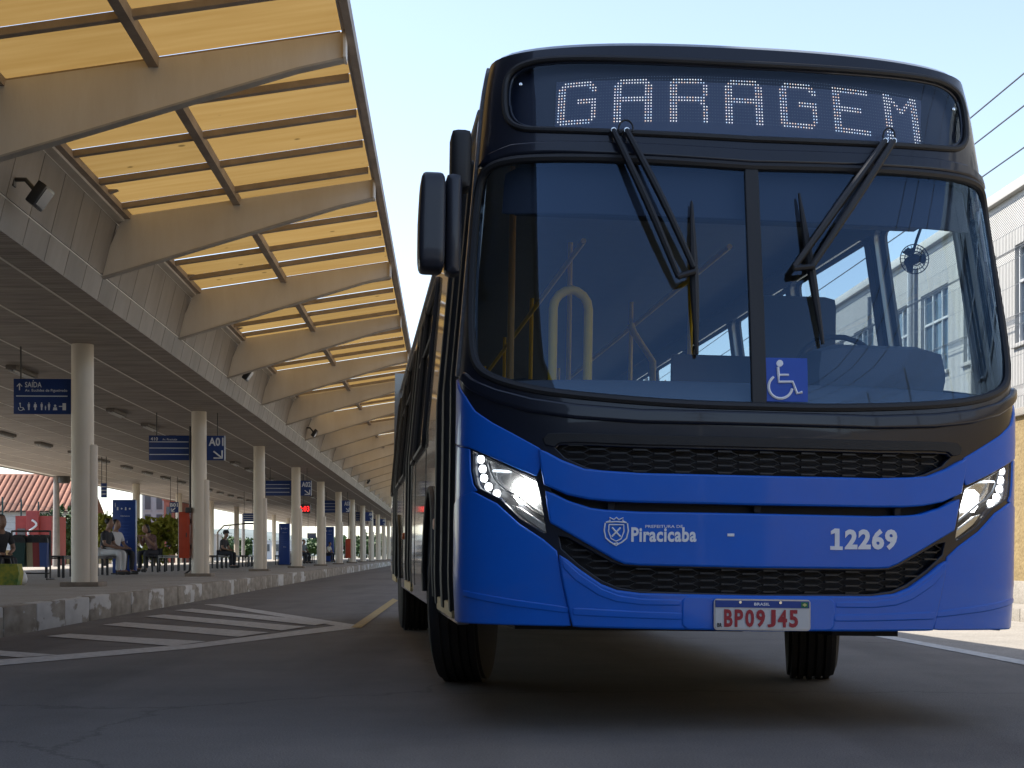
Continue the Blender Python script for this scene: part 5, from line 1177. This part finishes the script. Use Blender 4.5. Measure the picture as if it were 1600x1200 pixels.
# tiled house
M_TILE = mat('roof_tile', (.30, .135, .085), .85, c2=(.19, .085, .055), vscale=6, rnd=.25)
hs_ = 78.0; hx = lambda u: t_at(u, hs_)
house = thing('tiled_house', 'white house with red clay tile roof beyond the street', 'house', PT(hx(-40), hs_, 0), PHI)
HW = hx(112) - hx(-40); HZ0 = z_at(800, hx(50), hs_); HZ1 = z_at(744, hx(50), hs_ + 3.2); HD = 7.0
M_HW = mat('house_white', (.55, .56, .57), .85, var=.08)
MB().box(0, HW - .3, .3, HD - .3, 0, HZ0 + .02).build('wall', M_HW, house, smooth=False)
MB().prism([(.3, HZ0 + .02), (HD - .3, HZ0 + .02), (HD / 2, HZ1 - .06)], lambda p, k: ((HW - .3) if k else (HW - .5), p[0], p[1])).build('gable', M_HW, house, smooth=False)
rl = math.hypot(HD / 2, HZ1 - HZ0); ang = math.atan2(HZ1 - HZ0, HD / 2)
rs_ = MB(); rs_.add([(-.3, -.1, HZ0), (HW + .1, -.1, HZ0), (HW + .1, HD / 2, HZ1), (-.3, HD / 2, HZ1), (HW + .1, HD + .1, HZ0), (-.3, HD + .1, HZ0)], [(0, 1, 2, 3), (3, 2, 4, 5)]); rf = rs_.build('roof', M_TILE, house, smooth=False)
tl = MB(); prof = [(.13 * math.cos(R(180 - k * 30)), .075 * math.sin(R(180 - k * 30))) for k in range(7)]
tl.v = [(x, 0, z + .01) for x, z in prof] + [(x, rl + .1, z + .01) for x, z in prof]; tl.f = [(i, i + 1, i + 8, i + 7) for i in range(6)]
tile_me = tl.mesh('tile_row', M_TILE)
for k in range(int((HW + .3) / .3)): inst('tile_row', tile_me, rf, (-.15 + k * .3, -.1, HZ0), (ang, 0, 0))
MB().tube([(-.3, HD / 2, HZ1 + .02), (HW + .1, HD / 2, HZ1 + .02)], .12, 8).build('ridge', M_TILE, rf)
for k, x in enumerate((HW * .45, HW * .75)):
    wdo = MB().bbox(x, x + 1.1, .26, .3, 1.2, 2.2, .01).build('window', mat('house_window', (.06, .07, .08), .2), house); MB().box(x - .08, x + 1.18, .24, .262, 1.12, 1.2).build('sill', M_HW, wdo, smooth=False)
MB().box(HW + .1, HW + .16, -.1, .05, 0, HZ0).build('gutter_pipe', M_STEEL, house, smooth=False)

# painted red shop front with a white swirl
s_ = 66.0; tL, tR = t_at(24, s_), t_at(80, s_)
shop = thing('red_shop_front', 'red painted shop front with a white swirl beyond the street', 'shop', PT(tL, s_, 0), PHI); W_ = tR - tL; z1 = z_at(806, tL, s_)
M_RD = mat('shop_red', (.33, .055, .05), .7, var=.12)
MB().box(0, W_, 0, 2.5, 0, z1).build('wall', M_RD, shop, smooth=False); MB().bbox(W_ * .33, W_ * .68, -.2, .0, 0, z1 + .22, .02).build('sign_block', M_RD, shop)
zc = z1 * .72
MB().tube([(W_ * .5 + .22 * math.sin(k * .6) * (1 - .03 * k), -.215, zc + .5 - k * .075) for k in range(13)], .05, 6).build('swirl', M_SWHITE, shop)
MB().box(W_ * .06, W_ * .28, -.02, .02, .1, 1.9).build('shutter', mat('shop_shutter', (.12, .12, .12), .6), shop, smooth=False)

def block(name, u0, u1, v0, s_, c, lab, wins=(2, 3), depth=6):
    tL, tR = t_at(u0, s_), t_at(u1, s_); W_ = tR - tL; h = z_at(v0, tL, s_); b = thing(name, lab, 'building', PT(tL, s_, 0), PHI)
    MB().box(0, W_, 0, depth, 0, h).build('wall', c, b, smooth=False); MB().bbox(-.1, W_ + .1, -.1, depth + .1, h, h + .15, .02).build('parapet', c, b)
    for i in range(wins[0]):
        for j in range(wins[1]):
            x = W_ * (i + .5) / wins[0]; z = 1.2 + (h - 1.0) * j / max(1, wins[1]); ww = W_ / wins[0] * .25
            if z + 1 > h: continue
            w_ = MB().box(x - ww, x + ww, -.03, .01, z, z + .9).build('window', mat('far_pane', (.05, .06, .075), .2), b, smooth=False); MB().box(x - ww - .05, x + ww + .05, -.08, -.0305, z - .08, z - .01).build('sill', c, w_, smooth=False)
    return b
block('grey_building', 222, 258, 771, 95, mat('bld_grey', (.28, .28, .29), .85, var=.1), 'plain grey building with a flat roof beyond the bush')
block('red_brown_building', 256, 272, 782, 88, mat('bld_red', (.34, .12, .09), .85, var=.1), 'narrow reddish building beside the grey one', (1, 2))
block('white_house', 300, 330, 836, 130, mat('bld_white', (.5, .5, .5), .85), 'low white house far beyond the red cabinet', (2, 1))
block('white_warehouse', 395, 470, 846, 190, mat('bld_white2', (.52, .53, .54), .85), 'long low white warehouse far down the street', (5, 1))
block('pale_house', -60, 16, 800, 96, mat('bld_pale', (.42, .44, .42), .85), 'pale house with flat roof past the tiled house', (3, 2))

# trees
def leaf_mat(name, c, c2): return mat(name, c, .6, c2=c2, vscale=2.5, spec=.3)
M_BARK = mat('bark', (.10, .075, .055), .9, var=.3)
def tree(name, x, y, h, r, lab, m, group=None, leaf=.16, n_cl=46, seed=0):
    rg = random.Random(seed); o = thing(name, lab, 'tree' if h > 2.6 else 'bush', (x, y, 0), 0, group)
    tk = MB(); tk.tube([(0, 0, -.02), (.05, .02, h * .25), (.0, .06, h * .5), (.03, .02, h * .75)], [r * .09, r * .07, r * .05, r * .02], 8)
    for k in range(6):
        a = rg.uniform(0, 6.28); z = h * rg.uniform(.25, .55); tk.tube([(0, 0, z), (r * .4 * math.cos(a), r * .4 * math.sin(a), z + h * .15), (r * .75 * math.cos(a), r * .75 * math.sin(a), z + h * .28)], [r * .04, r * .025, r * .01], 6)
    tk.build('trunk', M_BARK, o)
    cl = MB()
    for k in range(n_cl):
        while True:
            p = Vector((rg.uniform(-1, 1), rg.uniform(-1, 1), rg.uniform(-1, 1)))
            if .25 < p.length < 1: break
        cpt = Vector((p.x * r, p.y * r, h * .62 + p.z * h * .38)); cr = r * rg.uniform(.16, .30)
        for q in range(60):
            d = Vector((rg.gauss(0, 1), rg.gauss(0, 1), rg.gauss(0, 1))).normalized() * cr * rg.uniform(.3, 1.1); c0 = cpt + d
            u_ = Vector((rg.gauss(0, 1), rg.gauss(0, 1), rg.gauss(0, 1))).normalized(); w_ = u_.orthogonal().normalized(); L = leaf * rg.uniform(.6, 1.3)
            cl.add([c0 - u_ * L, c0 + w_ * L * .42, c0 + u_ * L, c0 - w_ * L * .42], [(0, 1, 2, 3)])
    me = bpy.data.meshes.new('crown'); me.from_pydata(cl.v, [], cl.f); me.materials.append(m); c_ = bpy.data.objects.new('crown', me); col.objects.link(c_); c_.parent = o; stuff(c_)
    return o
M_L1 = leaf_mat('leaf_yellow_green', (.30, .29, .04), (.13, .16, .02)); M_L2 = leaf_mat('leaf_green', (.05, .09, .02), (.025, .055, .012))
p = PT(t_at(163, 64), 64); tree('leafy_bush', p.x, p.y, 2.55, 1.2, 'yellow green bush behind the exit sign column', M_L1, seed=1)
p = PT(t_at(238, 62), 62); tree('leafy_bush', p.x, p.y, 2.3, 1.25, 'yellow green bush between the blue totem and the red cabinet', M_L1, seed=2)
p = PT(t_at(100, 74), 74); tree('street_tree', p.x, p.y, 3.2, 1.3, 'small green tree beside the exit sign column at the street', M_L2, seed=3)
for k, (u, sd_, h) in enumerate(((345, 190, 2.4), (372, 210, 2.8), (420, 230, 2.5), (505, 240, 3), (540, 230, 3.2), (570, 250, 3.4), (330, 240, 3.0), (590, 280, 4))):
    p = PT(t_at(u, sd_), sd_); tree('street_tree', p.x, p.y, h, h * 1.1, 'distant dark green tree at the end of the street', M_L2, 'distant trees', leaf=.45, n_cl=26, seed=10 + k)

# utility poles with wires
M_POLE = mat('pole_concrete', (.26, .24, .22), .9, var=.15)
def upole(t, s, h, lab, group=None, xf=True):
    o = thing('utility_pole', lab, 'pole', PT(t, s, 0), PHI, group)
    MB().tube([(0, 0, 0), (0, 0, h)], [.15, .09], 10).build('shaft', M_POLE, o)
    for z in (h - .35, h - 1.3): MB().bbox(-.9, .9, -.05, .05, z, z + .1, .01).build('cross_arm', M_POLE, o)
    for x in (-.8, -.3, .3, .8): MB().lathe([(.03, 0), (.05, .05), (.03, .09), (.045, .13), (.02, .17)], 10, c=(x, 0, h - .25)).build('insulator', mat('insulator', (.25, .12, .08), .3), o)
    if xf: MB().lathe([(.05, 0), (.24, .02), (.25, .7), (.22, .76), (.05, .8)], 16, c=(.3, 0, h - 2.6)).build('transformer', M_STEEL, o)
    return o
def wire(p, q, sag, lab, r=.012, grp='overhead wires'):
    pts = []
    for i in range(25):
        k = i / 24; c = Vector(p).lerp(Vector(q), k); c.z -= sag * 4 * k * (1 - k); pts.append(c)
    o = MB().tube(pts, r, 5).build('overhead_wire', M_STEEL); tag(o, lab, 'wire', grp); return o
tp = t_at(88, 60)
upole(tp, 60, 6.2, 'concrete utility pole with transformer in front of the tiled house')
upole(tp - .8, 120, 7.5, 'plain concrete utility pole farther along the street behind the platform', xf=False)
upole(tp + 1, 5, 6.4, 'concrete utility pole of the street row, off beyond the recycling bins', xf=False)
for x in (-.8, -.3, .3, .8):
    wire(PT(tp + x, 60, 6.1), PT(tp - .8 + x, 120, 7.4), .8, 'dark overhead wire behind the platform on the street side', grp='wires on the street side'); wire(PT(tp + x, 60, 6.1), PT(tp + 1 + x, 5, 6.3), .8, 'dark overhead wire behind the platform on the street side', grp='wires on the street side')
def lamp_post(u, s, vtop, lab):
    t = t_at(u, s); h = z_at(vtop, t, s); o = thing('street_lamp', lab, 'street lamp', PT(t, s, 0), PHI, 'street lamps beyond the platform')
    MB().tube([(0, 0, 0), (0, 0, h * .8), (.4, 0, h * .95), (1.8, 0, h)], [.08, .06, .05, .04], 8).build('pole', M_POLE, o); MB().bbox(1.6, 2.3, -.12, .12, h - .05, h + .06, .03).build('lamp_head', M_STEEL, o)
lamp_post(340, 95, 818, 'curved street lamp seen between far columns past the red cabinet'); lamp_post(354, 150, 818, 'smaller curved street lamp far along the street')

# hills on the horizon
hb = MB(); N_ = 60
for i in range(N_ + 1):
    x = -900 + 1800 * i / N_; h = 9 + 6 * math.sin(i * .35) + 4 * math.sin(i * .9 + 1)
    hb.v += [(x, 1100, -1), (x, 1150, h), (x, 1300, h * 1.3), (x, 1500, -1)]
for i in range(N_):
    for k in range(3): hb.f.append((i * 4 + k, i * 4 + 4 + k, i * 4 + 5 + k, i * 4 + 1 + k))
struct(hb.build('hills', mat('hill_green', (.16, .19, .18), .9, var=.2, vscale=.02), smooth=True))

# ------------------------------------------------------------------ right side of the road: kerb, stucco wall, wire fence, building
sw = MB(); sw.box(6.4, 7.05, -30, 160, -.01, .14); o = sw.build('pavement', M_PAVE, smooth=False); o.rotation_euler = (0, 0, PHI); struct(o)
ks = MB(); ks.bbox(-.12, 0, .006, .994, -.02, .15, .012); ks_me = ks.mesh('kerb_stone', M_PAVE)
for k in range(44): inst('kerb_stone', ks_me, o, (6.398, 4 + k, 0))
M_STUCCO = mat('stucco_ochre', (.30, .22, .10), .9, c2=(.19, .135, .06), vscale=5, bump=1.0, bscale=22)
wr_ = thing('stucco_wall', 'rough ochre stucco boundary wall behind the bus beside the pavement', 'wall', PT(7.05, -10, 0), PHI)
MB().box(0, .22, 0, 90, .14, 2.45).build('wall_face', M_STUCCO, wr_, smooth=False); MB().bbox(-.05, .27, 0, 90, 2.45, 2.55, .015).build('coping', M_PAVE, wr_); MB().bbox(-.04, -.002, 0, 90, .139, .42, .01).build('plinth', M_PAVE, wr_)
fe = thing('mesh_fence', 'white welded wire mesh fence with folded ridges on the stucco wall', 'fence', PT(7.16, -5, 2.55), PHI)
M_WIRE = mat('fence_white', (.13, .135, .14), .5)
fp = MB(); FPW, FPH = 2.5, 2.55
def wz(z):                                              # the panel's cross profile with its folds and bent top
    d = 0
    for c in (.25, 1.15, 2.0): d = max(d, .07 - abs(z - c) * 1.0)
    return -max(0, d) - (max(0, z - 2.3) * .8)
ZS = [0, .18, .25, .32, .7, 1.08, 1.15, 1.22, 1.6, 1.93, 2.0, 2.07, 2.3, 2.55]
for k in range(50): fp.tube([(wz(z), .03 + k * .05, z) for z in ZS], .0035, 3, cap=False)
for z in (.18, .32, .7, 1.08, 1.22, 1.6, 1.93, 2.07, 2.3): fp.tube([(wz(z), 0, z), (wz(z), FPW, z)], .004, 3, cap=False)
fp_me = fp.mesh('fence_panel', M_WIRE); po = MB(); po.bbox(.0, .06, -.03, .03, 0, 2.6, .006); po_me = po.mesh('post', M_WIRE)
for k in range(20): inst('post', po_me, fe, (.01, k * FPW, 0)); stuff(inst('fence_panel', fp_me, fe, (0, k * FPW, 0)))

bd = thing('white_school_building', 'white two storey building with rows of blue tinted windows behind the mesh fence', 'building', PT(10.0, 2, 0), PHI)
M_FAC = mat('facade_white', (.43, .425, .41), .8, c2=(.36, .35, .33), vscale=.9, stretch=(1, 1.5, .25))
BH = 7.1; LB = 62
rects = [(s, z) for s in np.arange(1.2, LB - 2, 2.6) for z in (1.3, 4.45)]
fb = MB()
# facade as strips round the openings
WW, WH = 1.7, 1.75
ss = sorted(set(r_[0] for r_ in rects)); edges = [0] + [q for s in ss for q in (s, s + WW)] + [LB]
for a, b_ in zip(edges[::2], edges[1::2]): fb.box(0, .25, a, b_, 0, BH)
for s in ss:
    for z0, z1 in ((0, 1.3), (1.3 + WH, 4.45), (4.45 + WH, BH)): fb.box(0, .25, s, s + WW, z0, z1)
fb.build('wall', M_FAC, bd, smooth=False)
MB().box(.25, 9, 0, LB, BH - .3, BH - .05).build('roof_slab', M_FAC, bd, smooth=False); MB().box(.26, 9, 0, .3, 0, BH - .3).build('end_wall', M_FAC, bd, smooth=False); MB().box(.26, 9, LB - .3, LB, 0, BH - .3).build('end_wall', M_FAC, bd, smooth=False); MB().bbox(-.12, .3, -.1, LB + .1, BH, BH + .18, .02).build('cornice', M_FAC, bd)
M_PANE = mat('pane_blue', (.05, .09, .13), .08, coat=.5); M_FR = mat('window_frame_white', (.6, .61, .62), .5)
pn = MB(); pn.box(.12, .14, 0, WW, 0, WH); pn_me = pn.mesh('window', M_PANE, smooth=False)
fr = MB()
for y in (0, WW / 3 - .02, 2 * WW / 3 - .02, WW - .05): fr.box(.07, .119, y, y + .05, 0, WH)
for z in (0, WH * .62, WH - .05): fr.box(.072, .118, .05, WW - .05, z, z + .05)
fr_me = fr.mesh('frame', M_FR, smooth=False); sl_ = MB(); sl_.bbox(-.06, .07, -.06, WW + .06, -.07, 0, .01); sl_me = sl_.mesh('sill', M_FAC)
for s, z in rects:
    w_ = inst('window', pn_me, bd, (0, s, z)); inst('frame', fr_me, w_); inst('sill', sl_me, w_)
for s_p in (-22, 62): upole(8.35, s_p, 8.2, 'concrete utility pole behind the stucco wall, %s' % ('far down the road' if s_p > 0 else 'back along the road'), xf=False)
for x, z in ((-.45, 7.9), (-.2, 7.65), (.0, 7.2)):
    wire(PT(8.35 + x, -22, z), PT(8.35 + x, 62, z), .55, 'thin black overhead wire above the stucco wall', grp='wires above the stucco wall')

# added block, out of view: shades the near lane, darkens the windscreen's left reflection
blocker = thing('light_blocker', 'dark brown added block, out of view, shading the near lane and darkening the windscreen reflection', 'building', PT(0, 7.2, 0), PHI)
M_BLOCKER = mat('blocker_brown', (.05, .045, .042), .8, var=.15)
MB().box(-18, -4.45, -34, 3.0, .275, 9.1).build('wall', M_BLOCKER, blocker, smooth=False)
MB().box(-18.3, -4.2, -34.3, 3.1, 9.1, 9.5).build('roof', M_BLOCKER, blocker, smooth=False)

# added block, out of view: darkens what the bus front reflects at low height
bk_ = thing('dark_reflection_block', 'dark added block with a pitched roof, out of view, darkening the reflections in the bus front', 'building', PT(-26, -62, 0), PHI)
M_RBLOCK = mat('reflection_block_dark', (.06, .05, .046), .85, var=.2)
MB().box(0, 60, 0, 12, 0, 7.5).build('wall', M_RBLOCK, bk_, smooth=False)
MB().prism([(-.5, 7.5), (60.5, 7.5), (60.5, 7.8), (30, 10.2), (-.5, 7.8)], lambda p, k: (p[0], -.4 if k else 12.4, p[1])).build('roof', mat('reflection_block_roof', (.09, .07, .06), .8), bk_, smooth=False)
for x in range(4, 58, 6): MB().box(x, x + 2.2, 12.01, 12.05, 1.2, 3.6).build('window', mat('far_pane', (.05, .06, .075), .2), bk_, smooth=False)

for q in (4.05, 17.05, 30.05): MB().tube([(-.06, q - .55, 0), (-.06, q - .55, BH)], .05, 8).build('drain_pipe', M_FR, bd)
